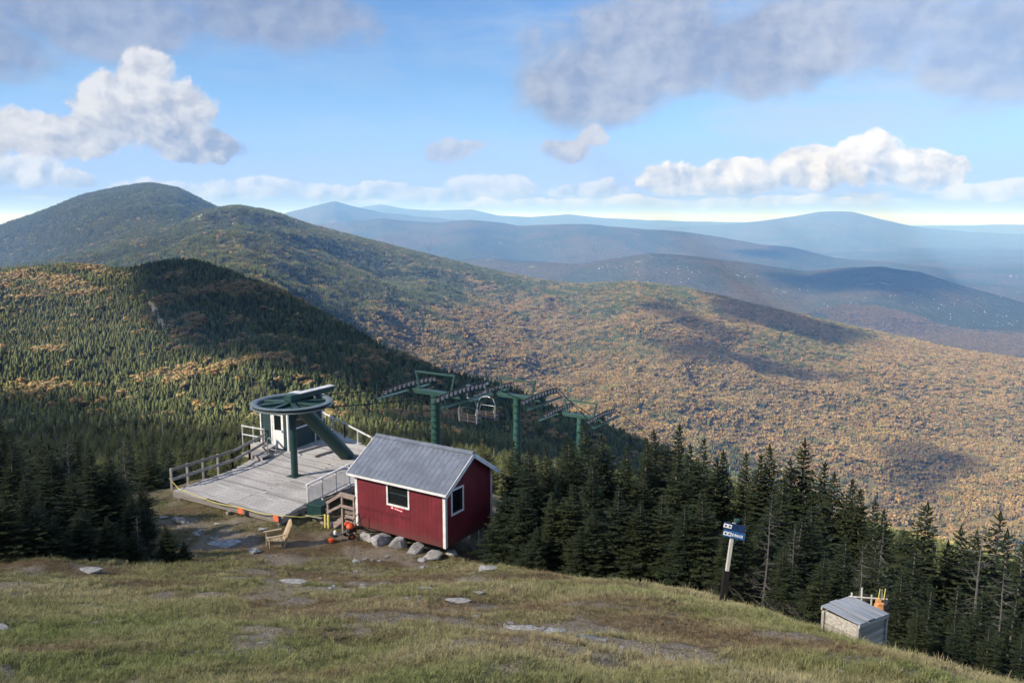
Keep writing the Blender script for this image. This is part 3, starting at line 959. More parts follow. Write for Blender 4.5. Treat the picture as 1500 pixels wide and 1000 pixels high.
M['roof'] = painted('grey_roof_metal', (0.20, 0.225, 0.27), 0.38, 0.18, 1.2, (0.30, 0.32, 0.36), 0.35)
M['green'] = painted('dark_green_steel', (0.014, 0.052, 0.047), 0.42, 0.3, 2.4, (0.035, 0.07, 0.06))
M['tower'] = painted('tower_green_paint', (0.017, 0.064, 0.054), 0.5, 0.35, 1.4, (0.06, 0.12, 0.10))
M['booth'] = painted('booth_green_siding', (0.016, 0.042, 0.047), 0.6, 0.3, 2, (0.03, 0.05, 0.05))
M['galv'] = painted('galvanised_steel', (0.40, 0.42, 0.43), 0.42, 0.4, 5, (0.22, 0.22, 0.22), 0.55)
M['rim'] = painted('worn_rim_steel', (0.19, 0.24, 0.26), 0.45, 0.5, 4, (0.12, 0.15, 0.16), 0.4)
M['black'] = painted('black_rubber', (0.018, 0.018, 0.020), 0.75, 0.2, 6, (0.05, 0.05, 0.05))
M['seat'] = painted('chair_pad', (0.030, 0.024, 0.026), 0.7, 0.2, 6, (0.06, 0.05, 0.05))
M['liner'] = painted('sheave_wheel', (0.60, 0.50, 0.48), 0.6, 0.3, 6, (0.20, 0.14, 0.14))
M['orange'] = painted('orange_plastic', (0.62, 0.085, 0.02), 0.45, 0.25, 6, (0.25, 0.06, 0.03))
M['flag'] = painted('orange_flag', (0.85, 0.20, 0.09), 0.7, 0.1, 6)
M['yellow'] = painted('yellow_rope', (0.70, 0.62, 0.16), 0.7, 0.2, 6)
M['tan'] = painted('tan_cloth', (0.62, 0.30, 0.12), 0.8, 0.3, 9, (0.30, 0.12, 0.05))
M['blue'] = painted('blue_sign', (0.016, 0.095, 0.27), 0.4, 0.15, 6)
M['navy'] = painted('navy_sign', (0.011, 0.032, 0.10), 0.4, 0.1, 6)
M['print'] = painted('white_print', (0.80, 0.82, 0.85), 0.5, 0.05, 6)
M['redsign'] = painted('red_notice', (0.42, 0.02, 0.04), 0.5, 0.1, 6)
M['concrete'] = painted('pier_concrete', (0.33, 0.32, 0.30), 0.9, 0.4, 5, (0.15, 0.14, 0.12))
M['deckwood'] = wood('weathered_deck_board', (0.28, 0.27, 0.265), (0.54, 0.525, 0.515), 'x', (0.13, 0.115, 0.11))
M['railwood'] = wood('weathered_rail_board', (0.24, 0.22, 0.20), (0.46, 0.43, 0.40), 'x', (0.12, 0.10, 0.08))
M['stairwood'] = wood('stair_board', (0.22, 0.165, 0.145), (0.42, 0.34, 0.30), 'x', (0.12, 0.08, 0.07))
M['chairwood'] = wood('bare_pine_board', (0.34, 0.26, 0.17), (0.55, 0.44, 0.30), 'z', (0.20, 0.14, 0.08))
M['boxwood'] = wood('silvered_box_board', (0.30, 0.28, 0.25), (0.55, 0.52, 0.47), 'x', (0.14, 0.125, 0.11), 20)
M['lidwood'] = wood('silvered_lid_board', (0.19, 0.215, 0.25), (0.38, 0.41, 0.45), 'x', (0.10, 0.10, 0.11), 20)
M['postwood'] = wood('grey_post', (0.40, 0.38, 0.34), (0.62, 0.60, 0.55), 'z', (0.20, 0.18, 0.16))
M['darkpost'] = wood('black_post', (0.012, 0.012, 0.011), (0.030, 0.028, 0.026), 'z', (0.01, 0.01, 0.01))
m, n, b, _ = material('window_glass')
b.inputs['Base Color'].default_value = (0.010, 0.014, 0.016, 1); b.inputs['Roughness'].default_value = 0.06
b.inputs['Specular IOR Level'].default_value = 0.6
M['glass'] = m
m, n, b, _ = material('grey_schist')
p = n.coord('Object')
c = n.ramp(n.noise(n.v('MULTIPLY', p, (1, 1, 2.6)), 3.2, 8, 0.7), [(0.28, (0.13, 0.13, 0.13)), (0.42, (0.30, 0.30, 0.305)), (0.56, (0.52, 0.52, 0.53)), (0.72, (0.74, 0.74, 0.74))])
oi = n.n.new('ShaderNodeObjectInfo')
c = n.mix(n.m('MULTIPLY', n.ss(n.noise(p, 1.1, 5, 0.7), 0.50, 0.72), 0.6), c, (0.22, 0.20, 0.15, 1))
c = n.mix(n.m('MULTIPLY', oi.outputs['Random'], 0.35), c, (0.24, 0.23, 0.20, 1))
n.l.new(c, b.inputs['Base Color']); b.inputs['Roughness'].default_value = 0.85
bump(n, b, n.noise(n.v('MULTIPLY', p, (1, 1, 3)), 9, 7, 0.7), 0.05)
M['rock'] = m
m, n, b, _ = material('wet_schist')
p = n.coord('Object')
n.l.new(n.ramp(n.noise(n.v('MULTIPLY', p, (1, 1, 2.6)), 3.2, 8, 0.7), [(0.28, (0.06, 0.065, 0.07)), (0.6, (0.16, 0.17, 0.19)), (0.75, (0.34, 0.35, 0.37))]), b.inputs['Base Color'])
n.put(b.inputs['Roughness'], n.ss(n.noise(p, 2.5, 4, 0.6), 0.45, 0.6, 0.12, 0.5))
bump(n, b, n.noise(n.v('MULTIPLY', p, (1, 1, 3)), 6, 5, 0.6), 0.015)
M['wet'] = m
m, n, b, _ = material('grey_bark')
p = n.coord('Object')
bk = n.noise(n.v('MULTIPLY', p, (14, 14, 5)), 1.0, 6, 0.7)
n.l.new(n.ramp(bk, [(0.3, (0.05, 0.045, 0.04)), (0.55, (0.13, 0.12, 0.11)), (0.72, (0.24, 0.235, 0.225))]), b.inputs['Base Color'])
b.inputs['Roughness'].default_value = 0.95
bump(n, b, bk, 0.01)
M['bark'] = m
m, n, b, _ = material('silver_deadwood')
p = n.coord('Object')
bk = n.noise(n.v('MULTIPLY', p, (12, 12, 3)), 1.0, 6, 0.7)
n.l.new(n.ramp(bk, [(0.3, (0.06, 0.056, 0.052)), (0.6, (0.13, 0.125, 0.12)), (0.75, (0.20, 0.195, 0.19))]), b.inputs['Base Color'])
b.inputs['Roughness'].default_value = 0.95
M['dead'] = m
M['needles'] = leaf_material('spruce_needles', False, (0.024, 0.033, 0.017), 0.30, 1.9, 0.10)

# ------------------------------------------------------------------ spruces and firs round the clearing
def make_spruce(seed, h, R, zlow, dens, bare):
    """h height, R radius at the skirt, zlow where green starts, bare share of dead boughs under it"""
    rg = random.Random(seed)
    crown, stem = Tri(), Tri()
    lean = np.array([rg.uniform(-.02, .02), rg.uniform(-.02, .02), 0])
    def axis(z):
        return np.array([lean[0] * z * z / h, lean[1] * z * z / h, z])
    zs = np.linspace(-0.25, h * 0.985, 9)
    stem.tube([axis(z) for z in zs], [0.018 * h * (1 - 0.96 * (z + .25) / (h + .25)) + 0.006 for z in zs], 7)
    z = 0.12
    a_w, wind = rg.uniform(0, 6.28), rg.uniform(0.12, 0.38)
    lump = [rg.uniform(0.72, 1.22) for _ in range(24)]
    while z < h * 0.985:
        t = z / h
        Rz = R * (0.62 * (1 - t) + 0.38 * (1 - t) ** 0.6 * (1 if t < .8 else (1 - t) / .2)) * (1.0 if t > 0.16 else 0.75 + 1.6 * t) + 0.035
        nb = max(3, int(round((8.6 if t < 0.75 else 5.5) * dens)))
        off = rg.uniform(0, 6.28)
        gap = 1.0 if rg.random() > 0.10 else 0.55
        for k in range(nb):
            a = off + 2 * math.pi * (k + rg.uniform(-.35, .35)) / nb
            L = Rz * rg.uniform(0.55, 1.22) * gap * (1 + wind * math.cos(a - a_w)) * lump[(int(t * 8) * 3 + int(a * 1.5)) % 24]
            d = np.array([math.cos(a), math.sin(a), 0.0]); s = np.array([-d[1], d[0], 0.0])
            rise = 0.55 * t - 0.28 + rg.uniform(-.10, .10)
            if z < zlow and rg.random() < bare:
                # dead bough
                p0 = axis(z); p1 = p0 + d * L * 0.55 + np.array([0, 0, -0.02 * L]); p2 = p0 + d * L * 0.95 + np.array([0, 0, (rise - .15) * L])
                stem.tube([p0, p1, p2], [0.013, 0.009, 0.003], 3, cap=False)
                for q in range(rg.randint(3, 7)):
                    f = rg.uniform(0.3, 1.0)
                    p = p0 + (p2 - p0) * f
                    e = p + (d * rg.uniform(0.1, .7) + s * rg.uniform(-1, 1) + np.array([0, 0, rg.uniform(-.5, .4)])) * 0.28 * L
                    w = np.array([0, 0, 0.005])
                    stem.tri(p - w, p + w, e)
                continue
            p0 = axis(z)
            nseg = max(4, int(L / 0.085))
            for q in range(nseg):
                f = (q + 0.6) / nseg
                if f < 0.12 and L > 0.5:
                    continue
                c = p0 + d * L * f + np.array([0, 0, L * (rise * f + 0.16 * f * f)])
                l = min(0.16 + 0.31 * L * (1.0 - f), 0.03 + 0.55 * L * (1.15 - f)) * rg.uniform(0.7, 1.25)
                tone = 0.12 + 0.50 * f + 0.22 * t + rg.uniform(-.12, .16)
                for sg in (-1, 1):
                    e = d * rg.uniform(0.45, 0.85) + s * sg + np.array([0, 0, rg.uniform(-.32, .16)])
                    e = e / np.linalg.norm(e) * l
                    wv_ = np.cross(e, [0, 0, 1.0]); wv_ = wv_ / (np.linalg.norm(wv_) + 1e-9)
                    wd = rg.uniform(0.026, 0.044)
                    roll = rg.uniform(-.8, .8)
                    up = np.array([0, 0, 1.0])
                    side = wv_ * math.cos(roll) * wd + up * math.sin(roll) * wd
                    m_ = c + e * 0.45 + np.array([0, 0, -0.012])
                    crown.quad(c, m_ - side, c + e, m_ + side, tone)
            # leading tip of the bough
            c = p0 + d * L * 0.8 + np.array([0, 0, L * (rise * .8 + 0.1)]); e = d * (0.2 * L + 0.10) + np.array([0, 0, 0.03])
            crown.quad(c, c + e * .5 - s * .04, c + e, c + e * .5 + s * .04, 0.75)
        z += rg.uniform(0.10, 0.165) * (1.0 + 0.35 * (1 - dens))
    tip = axis(h)
    for k in range(5):
        a = k * 1.26
        d = np.array([math.cos(a), math.sin(a), 0]) * 0.05
        crown.quad(tip - np.array([0, 0, .35]), tip - np.array([0, 0, .15]) + d, tip + np.array([0, 0, .06]), tip - np.array([0, 0, .15]) - d * .3, 0.6)
    return stem.mesh('trunk', M['bark']), crown.mesh('crown', M['needles'])

# each kind: unit meshes at a nominal height, scaled per tree
KINDS = {
    'dense': [(5.0, make_spruce(21, 5.0, 1.60, 0.0, 1.3, 0.0)), (5.2, make_spruce(22, 5.2, 1.70, 0.4, 1.25, 0.3)), (4.6, make_spruce(23, 4.6, 1.65, 0.0, 1.3, 0.0)), (4.4, make_spruce(24, 4.4, 1.75, 0.0, 1.2, 0.0))],
    'forest': [(5.6, make_spruce(31, 5.6, 1.50, 1.8, 1.1, 0.6)), (6.0, make_spruce(32, 6.0, 1.45, 2.2, 1.05, 0.65)), (5.4, make_spruce(33, 5.4, 1.60, 1.4, 1.15, 0.5)), (5.8, make_spruce(34, 5.8, 1.70, 2.4, 0.95, 0.6)), (5.2, make_spruce(35, 5.2, 1.75, 1.2, 1.0, 0.5))],
    'thin': [(5.0, make_spruce(41, 5.0, 1.35, 1.6, 0.9, 0.55)), (5.0, make_spruce(42, 5.0, 1.30, 2.2, 0.8, 0.65)), (5.0, make_spruce(43, 5.0, 1.45, 1.8, 0.75, 0.6))],
}
def make_snag(seed, h):
    rg = random.Random(seed)
    st, br = Tri(), Tri()
    zs = np.linspace(-0.25, h, 8)
    pts = [np.array([0.04 * math.sin(z * 1.3 + seed), 0.04 * math.cos(z * 1.1), z]) for z in zs]
    st.tube(pts, [0.060 * (1 - 0.93 * max(z, 0) / h) for z in zs], 6)
    z = 0.5
    while z < h * 0.97:
        a = rg.uniform(0, 6.28); L = (0.25 + 0.75 * (1 - z / h)) * rg.uniform(0.5, 1.1)
        d = np.array([math.cos(a), math.sin(a), 0]); s = np.array([-d[1], d[0], 0])
        p0 = np.array([0, 0, z]); p1 = p0 + d * L * .5 + np.array([0, 0, -.03]); p2 = p0 + d * L + np.array([0, 0, rg.uniform(-.15, .18)])
        br.tube([p0, p1, p2], [0.014, 0.010, 0.004], 3, cap=False)
        for q in range(rg.randint(4, 9)):
            f = rg.uniform(.25, 1); p = p0 + (p2 - p0) * f
            e = p + (d * rg.uniform(.1, .8) + s * rg.uniform(-1, 1) + np.array([0, 0, rg.uniform(-.6, .5)])) * .33 * L
            br.tri(p - np.array([0, 0, .006]), p + np.array([0, 0, .006]), e)
        z += rg.uniform(0.05, 0.12)
    return st.mesh('trunk', M['dead']), br.mesh('branches', M['dead'])
SNAGS = [(4.5, make_snag(1, 4.5)), (4.5, make_snag(2, 4.5)), (4.0, make_snag(3, 4.0))]

def plant(name, x, y, h, kind, label, group, wide=1.0, lean=None, rg=random.Random(5)):
    z = H1(x, y)
    h0, (tm, cm) = rg.choice(KINDS[kind] if kind != 'snag' else SNAGS)
    o = empty(name, (x, y, z), rg.uniform(0, 6.28), label, 'tree', group)
    s = h / h0
    o.scale = (s * wide * rg.uniform(.92, 1.1), s * wide * rg.uniform(.92, 1.1), s)
    o.rotation_euler[0] = rg.gauss(0, 0.015) + (lean or 0.0)
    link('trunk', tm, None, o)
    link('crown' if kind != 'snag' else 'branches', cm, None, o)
    return o

def plant_px(name, px, py, Y, kind, label, group, wide=1.0):
    d = atY(px, py, Y)
    h = d[2] - H1(d[0], d[1])
    if h < 0.5:
        return None
    return plant(name, d[0], d[1], min(h, 8.5), kind, label, group, wide)

GR_R = 'spruces in the stand behind the blue trail sign'
LB_R = 'dark spruce crowded into the stand between red shed and wooden box'
for px, py, Y in [(752, 645, 31), (775, 657, 29.5), (803, 652, 30.5), (832, 640, 32), (860, 620, 33), (882, 634, 34), (915, 652, 33), (945, 642, 34), (962, 628, 35), (990, 620, 36), (1012, 652, 33),
                  (1037, 642, 34), (1062, 657, 32.5), (1087, 662, 32), (1110, 666, 31), (1133, 650, 31), (1155, 672, 30), (1176, 643, 30.5), (1202, 674, 29.5), (1222, 692, 28.5), (1245, 702, 28),
                  (1264, 714, 27.5), (1285, 732, 26.5), (1300, 747, 26)]:
    plant_px('spruce_tree', px, py, Y, 'forest', LB_R, GR_R)
for px, py, Y in [(742, 715, 28.4), (772, 712, 27.6), (806, 718, 27.0), (842, 706, 26.8), (872, 742, 25.6), (905, 712, 25.6), (938, 734, 25.2), (968, 722, 25.4), (1002, 738, 24.2), (1032, 722, 24.2), (790, 770, 26.2), (850, 770, 25.4)]:
    plant_px('fir_tree', px, py, Y, 'dense', 'bushy green fir at the front of the stand beside the red shed', 'bushy firs beside the red shed', 1.0)
for px, py, Y in [(1092, 742, 22.6), (1062, 764, 22.4), (1130, 722, 23), (1165, 752, 21.6), (1200, 737, 21.6), (1240, 782, 20), (1282, 802, 18.8), (1150, 800, 20.6), (1205, 815, 18.8)]:
    plant_px('spruce_tree', px, py, Y, 'thin', 'thin spruce with bare grey lower boughs behind the blue trail sign', 'thin spruces behind the trail sign')
for px, py, Y in [(1322, 772, 24), (1356, 735, 23), (1340, 800, 21), (1392, 792, 23), (1412, 772, 23), (1430, 776, 25), (1460, 746, 25), (1482, 778, 23), (1500, 792, 21), (1535, 765, 23), (1570, 780, 21), (1610, 770, 22),
                  (1322, 838, 17), (1362, 856, 16.4), (1402, 856, 16), (1440, 868, 15.2), (1482, 874, 14.6), (1525, 880, 14), (1345, 890, 15.5), (1400, 905, 14.5), (1450, 915, 14), (1500, 930, 13), (1560, 900, 14)]:
    plant_px('spruce_tree', px, py, Y, 'thin', 'scraggly thin spruce on the slope below the wooden box', 'scraggly spruces below the wooden box', 1.1)
for px, py, Y in [(1125, 748, 21.8), (1165, 768, 21.0), (1262, 796, 18.6), (1292, 778, 19.6), (1470, 835, 16.4), (1442, 765, 21)]:
    plant_px('dead_tree', px, py, Y, 'snag', 'bare grey dead spruce standing among the dark stand', 'dead spruces in the stand')
GR_L = 'spruces in the thicket left of the lift deck'
LB_L = 'dark spruce in the thicket beside the wooden lift deck'
for px, py, Y in [(12, 648, 27.5), (32, 690, 24), (72, 650, 27), (132, 656, 26.5), (100, 690, 24.5), (160, 672, 27), (190, 722, 25.5), (215, 735, 25.6), (-32, 690, 23), (-70, 660, 25), (-20, 640, 30), (-120, 670, 25), (205, 700, 29), (175, 690, 30)]:
    plant_px('spruce_tree', px, py, Y, 'forest', LB_L, GR_L, 1.15)
for px, py, Y in [(2, 716, 22.4), (48, 738, 22.6), (82, 760, 22.8), (240, 768, 24.6), (268, 792, 24.8), (120, 742, 23.6), (155, 756, 23.8), (195, 775, 24.2), (-40, 730, 22)]:
    plant_px('fir_tree', px, py, Y, 'dense', 'low bushy fir along the grass edge left of the deck', 'low firs along the grass edge', 1.2)
for px, py, Y in [(200, 752, 24.2), (98, 640, 33), (180, 640, 40)]:
    plant_px('dead_tree', px, py, Y, 'snag', 'bare grey dead spruce in the thicket beside the deck', 'dead spruces beside the deck')
# the depth of both thickets, kept under the tree line the photograph shows
rgp = random.Random(77)
SKYL = ([-300, 0, 60, 150, 240, 300, 350], [560, 590, 585, 600, 640, 660, 668])
SKYR = ([735, 760, 860, 990, 1100, 1176, 1240, 1300, 1356, 1500, 1700], [700, 662, 640, 640, 668, 665, 712, 757, 790, 795, 800])
placed = 0
for k in range(1500):
    if placed >= 170:
        break
    left = rgp.random() < 0.5
    px = rgp.uniform(-220, 330) if left else rgp.uniform(745, 1640)
    Y = rgp.uniform(27, 62)
    d = ray(px, 500); x = d[0] / d[1] * Y
    t = (x + 9.98) * 0.53 + (Y - 35.6) * 0.848; u = abs((x + 9.98) * 0.848 - (Y - 35.6) * 0.53)
    if (t > -12 and u < 4.2) or (x > -19 and x < -6 and Y < 49 and Y > 26):
        continue
    z = H1(x, Y)
    ytop = np.interp(px, *(SKYL if left else SKYR)) + rgp.uniform(0, 30)
    # height that keeps the tip under the tree line
    zt = atY(px, ytop, Y)[2]
    h = min(zt - z, rgp.uniform(4.4, 6.6))
    if h < 2.6:
        continue
    if left and px < 70:
        lb, gr_ = 'dark spruce deep in the thicket well away from the deck', 'spruces deep in the far thicket'
    elif left:
        lb, gr_ = 'dark spruce just beyond the weathered deck railing', 'spruces beyond the deck railing'
    elif px < 880:
        lb, gr_ = 'dark spruce deep in the stand beyond the red shed gable', 'spruces beyond the shed gable'
    elif px < 1200:
        lb, gr_ = LB_R, GR_R
    else:
        lb, gr_ = 'dark spruce low on the slope beyond the wooden box', 'spruces beyond the wooden box'
    plant('spruce_tree', x, Y, h, 'forest', lb, gr_)
    placed += 1

# ------------------------------------------------------------------ the wood just below the summit
def inst_copy(me_pair, h):
    tm, cm = me_pair
    me = cm.copy(); me.materials.clear(); me.materials.append(MAT_INST)
    v = np.empty(len(me.vertices) * 3, np.float32); me.vertices.foreach_get('co', v); me.vertices.foreach_set('co', v / h)
    return me
SRC_NEAR = [inst_copy(p, h) for h, p in KINDS['forest'] + KINDS['dense'][:2]] + [far_snag(61)]
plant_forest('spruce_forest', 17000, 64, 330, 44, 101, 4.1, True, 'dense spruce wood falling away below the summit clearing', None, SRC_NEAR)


# ------------------------------------------------------------------ red shed
RZ = math.radians(-32.26)
SHL, SHW, SHH, APX = 4.37, 3.02, 2.26, 3.22
shed = empty('red_shed', (-2.417, 27.93, -11.90), RZ, 'small dark red shed with grey metal gable roof and white trim', 'shed')
def wallpanel(name, poly, y0, y1, mat=None, parent=None, **kw):
    return MB().prism(poly, y0, y1).make(name, mat or M['red'], parent or shed, **kw)
# front wall with its window opening (four panels round it), 6 cm thick
WX0, WX1, WZ0, WZ1 = -2.71, -1.72, 1.20, 2.03
fw = MB()
for a, b_, c, d in ((-SHL, WX0, 0, SHH), (WX1, 0, 0, SHH), (WX0, WX1, 0, WZ0), (WX0, WX1, WZ1, SHH)):
    fw.box(((a + b_) / 2, 0.03, (c + d) / 2), (b_ - a, 0.06, d - c))
front_wall = fw.make('wall', M['red'], shed)
sw = MB()
GY0, GY1, GZ0, GZ1 = 0.40, 1.06, 1.18, 2.05
def gable_z(y):
    return SHH + (APX - SHH - 0.08) * (1 - abs(y - SHW / 2) / (SHW / 2))
def gside(x0, x1, win):
    mb = MB()
    def slab(y0, y1, z0, zt=None):
        poly = [(y0, z0), (y1, z0), (y1, zt if zt is not None else gable_z(y1))]
        if zt is None:
            if y0 < SHW / 2 < y1: poly.append((SHW / 2, gable_z(SHW / 2)))
            poly.append((y0, gable_z(y0)))
        else:
            poly.append((y0, zt))
        i = len(mb.v); m = len(poly)
        for x in (x0, x1):
            for yy, zz in poly:
                mb.v.append(np.array([x, yy, zz])); mb.t.append(.5)
        mb.f.append(tuple(range(i, i + m))); mb.f.append(tuple(range(i + 2 * m - 1, i + m - 1, -1)))
        for k in range(m):
            a, b2 = i + k, i + (k + 1) % m
            mb.f.append((a, a + m, b2 + m, b2))
    if win:
        slab(0.062, GY0, 0); slab(GY1, SHW - 0.062, 0); slab(GY0, GY1, 0, GZ0); slab(GY0, GY1, GZ1)
    else:
        slab(0.062, SHW - 0.062, 0)
    return mb.make('wall', M['red'], shed)
gside(-0.06, 0.0, True)
gside(-SHL, -SHL + 0.06, False)
MB().box((-SHL / 2, SHW - 0.03, SHH / 2), (SHL, 0.06, SHH)).make('wall', M['red'], shed)
MB().box((-SHL / 2, SHW / 2, 0.05), (SHL - 0.14, SHW - 0.14, 0.08)).make('floor', M['stairwood'], shed)
# corner boards and rakes
for (x, y) in ((0.0, 0.0), (-SHL, 0.0), (0.0, SHW)):
    mb = MB()
    sx = 1 if x == 0 else -1; sy = -1 if y == 0 else 1
    mb.box((x + sx * 0.012 - sx * 0.055, y + sy * 0.012, SHH / 2 - 0.01), (0.12, 0.024, SHH))
    mb.box((x + sx * 0.0125, y - sy * 0.045, SHH / 2 - 0.01), (0.024, 0.088, SHH))
    mb.make('corner_trim', M['white'], shed)
# roof: two slopes of ribbed metal
OVX, OVY, RT = 0.22, 0.24, 0.035
slope = math.atan2(APX - SHH, SHW / 2)
roof = MB()
def roof_pt(y):
    return APX - (abs(y - SHW / 2)) * math.tan(slope) + 0.02
for s in (-1, 1):
    ye = SHW / 2 + s * (SHW / 2 + OVY)
    i = len(roof.v)
    for x in (-SHL - OVX, OVX):
        for yy in (SHW / 2, ye):
            for dz in (0, RT):
                roof.v.append(np.array([x, yy, roof_pt(yy) + dz])); roof.t.append(.5)
    for q in ((0, 1, 3, 2), (4, 6, 7, 5), (0, 4, 5, 1), (2, 3, 7, 6), (0, 2, 6, 4), (1, 5, 7, 3)):
        roof.f.append(tuple(i + k for k in q))
roof_o = roof.make('roof', M['roof'], shed)
nrib = 20
for s in (-1, 1):
    ye = SHW / 2 + s * (SHW / 2 + OVY)
    rb0 = MB().beam((0, SHW / 2 + s * 0.06, roof_pt(SHW / 2 + s * .06) + RT + 0.004), (0, ye - s * 0.003, roof_pt(ye) + RT + 0.004), 0.026, 0.012)
    first = None
    for k in range(nrib):
        x = -SHL - OVX + 0.05 + (SHL + 2 * OVX - 0.1) * k / (nrib - 1)
        if first is None:
            first = rb0.make('roof_rib', M['roof'], roof_o, loc=(x, 0, 0)); 
        else:
            link('roof_rib', first.data, None, roof_o, (x, 0, 0))
rc = MB().prism([(-.13, -.085), (0, 0), (.13, -.085), (.13, -.065), (0, .022), (-.13, -.065)], -SHL / 2 - OVX - .003, SHL / 2 + OVX + .003).make('ridge_cap', M['roof'], roof_o)
rc.rotation_euler = (0, 0, math.pi / 2); rc.location = (-SHL / 2, SHW / 2, APX + 0.085)
# white fascia along eaves and gable rakes
for s, nm in ((-1, 'fascia'), (1, 'fascia')):
    ye = SHW / 2 + s * (SHW / 2 + OVY)
    MB().box((-SHL / 2, ye + s * 0.012, roof_pt(ye) - 0.030), (SHL + 2 * OVX, 0.022, 0.085)).make(nm, M['white'], roof_o)
    for x in (OVX + 0.013, -SHL - OVX - 0.013):
        MB().beam((x, SHW / 2 + s * 0.001, roof_pt(SHW / 2) - 0.066), (x, ye, roof_pt(ye) - 0.066), 0.024, 0.165).make('rake_board', M['white'], roof_o)
    MB().beam((0.11, SHW / 2 + s * 0.02, roof_pt(SHW / 2) - 0.022), (0.11, ye, roof_pt(ye) - 0.022), 0.19, 0.02).make('soffit', M['white'], roof_o)
# windows
def frame_window(x0, x1, z0, z1, place, mullion):
    w = 0.075
    fr = MB()
    fr.box(((x0 + x1) / 2, -0.016, z1 + w / 2 - .01), (x1 - x0 + 2 * w - .02, 0.03, w)); fr.box(((x0 + x1) / 2, -0.016, z0 - w / 2 + .01), (x1 - x0 + 2 * w - .02, 0.036, w))
    for x in (x0 - w / 2 + .01, x1 + w / 2 - .01):
        fr.box((x, -0.016, (z0 + z1) / 2), (w, 0.030, z1 - z0 - 0.02))
    o = fr.make('window', M['white'], shed, bevel=0.004)
    MB().box(((x0 + x1) / 2, 0.035, (z0 + z1) / 2), (x1 - x0 + .004, 0.008, z1 - z0 + .004)).make('pane', M['glass'], o)
    if mullion:
        MB().box(((x0 + x1) / 2, 0.022, (z0 + z1) / 2 + .02), (x1 - x0, 0.02, 0.035)).make('sash_bar', M['booth'], o)
    place(o)
frame_window(WX0, WX1, WZ0, WZ1, lambda o: None, True)
def side_place(o):
    o.rotation_euler = (0, 0, math.pi / 2); o.location = (0, 0, 0)
frame_window(GY0, GY1, GZ0, GZ1, side_place, False)
# red notice with white lettering under the window, faint painted-over lettering beside it
nt_ = MB().box((-2.27, -0.012, 1.055), (0.66, 0.016, 0.13)).make('notice', M['redsign'], shed)
for k, (x, w_) in enumerate(((-2.50, .09), (-2.34, .06), (-2.25, .07), (-2.16, .06), (-2.06, .08))):
    MB().box((x, -0.0225, 1.065 - .012 * k), (w_, 0.004, 0.055 if k == 0 else .04)).make('letter', M['print'], nt_)
rg_ = random.Random(4)
mat_ghost = painted('faded_lettering', (0.085, 0.010, 0.016), .6, .2, 4, (.05, .01, .01))
x = -4.18; k = 0
while x < -1.55:
    w_ = rg_.uniform(.045, .085)
    if k % 7 != 6:
        zc = 0.79 + 0.0 * x
        lt = MB().box((x + w_ / 2, -0.003, zc), (w_, 0.004, .05)).box((x + w_ / 2, -0.003, zc - .07 - rg_.uniform(0, .02)), (w_ * .5, .004, .04)).make('faded_letter', mat_ghost, front_wall)
        lt['kind'] = 'stuff'
    x += w_ + .03; k += 1
# piers under the shed
for (x, y) in ((-0.25, SHW - 0.25), (-0.28, SHW - 0.8), (-SHL + .3, SHW - .3)):
    zt = -0.005
    wx = shed.matrix_basis @ Vector((x, y, 0))
    zb = H1(wx.x, wx.y) - shed.location.z - 0.2
    MB().box((x, y, (zt + zb) / 2), (0.22, 0.22, zt - zb)).make('pier', M['concrete'], shed, bevel=.01)

# boulders
def icos(sub):
    bm = bmesh.new(); bmesh.ops.create_icosphere(bm, subdivisions=sub, radius=1.0)
    v = np.array([p.co for p in bm.verts]); f = [tuple(q.index for q in p.verts) for p in bm.faces]
    bm.free()
    return v, np.array(f)
IV, IF = icos(4)
def rock_mesh(seed, flat):
    rgk = np.random.default_rng(seed)
    v = IV.copy()
    # cut by random planes for facets, then roughen
    for k in range(16):
        d = rgk.normal(size=3); d /= np.linalg.norm(d)
        o_ = rgk.uniform(0.42, 0.80)
        t = v @ d
        v = v - np.outer(np.maximum(t - o_, 0) * 0.98, d)
    nrm = IV
    disp = (fbm(v[:, 0] * 2.2 + v[:, 2] * 1.3 + seed, v[:, 1] * 2.2 - v[:, 2], 4, seed) - .5) * .22 + (fbm(v[:, 0] * 8 + v[:, 2] * 5, v[:, 1] * 8 - v[:, 2] * 6, 3, seed + 2) - .5) * .07
    v = v + nrm * disp[:, None]
    v[:, 2] *= flat
    me = new_mesh('boulder', v, IF, True)
    try: me.set_sharp_from_angle(angle=math.radians(22))
    except Exception: pass
    return me
ROCKS = [rock_mesh(s, f) for s, f in ((1, .85), (2, .7), (3, .75), (4, .55), (5, .32), (6, .25))]
ROCK_AT = []
WET = ROCKS[5].copy()
def rock(px, py, wpx, mesh_i, label, Y=None, sink=.35, asp=1.0, name='boulder', group=None, rz=None, wet=False):
    p = on_land(px, py) if Y is None else atY(px, py, Y)
    dep = p[1] * CP - p[2] * SP
    s = wpx * dep / FPX / 2
    o = link(name, WET if wet else ROCKS[mesh_i], M['wet' if wet else 'rock'])
    fl = [.85, .7, .75, .55, .32, .25][mesh_i]
    o.location = (p[0], p[1], p[2] + s * fl * (1 - 2 * sink) * .5)
    o.scale = (s, s * asp, s)
    ROCK_AT.append((p[0], p[1] - .1, s))
    o.rotation_euler = (0, 0, rz if rz is not None else random.uniform(0, 6))
    return tag(o, label, 'rock', group)
G_S = 'foundation boulders under the red shed'
rock(537, 788, 34, 1, 'rounded tan boulder beside the orange machine at the shed corner', None, .4, .8, group=G_S)
rock(560, 795, 44, 2, 'pale ridged boulder under the middle of the shed wall', None, .3, .8, group=G_S)
rock(586, 800, 36, 0, 'small grey boulder wedged under the shed between two larger ones', None, .35, .8, group=G_S)
rock(611, 808, 38, 1, 'flat-topped grey boulder left of the shed corner', None, .3, .8, group=G_S)
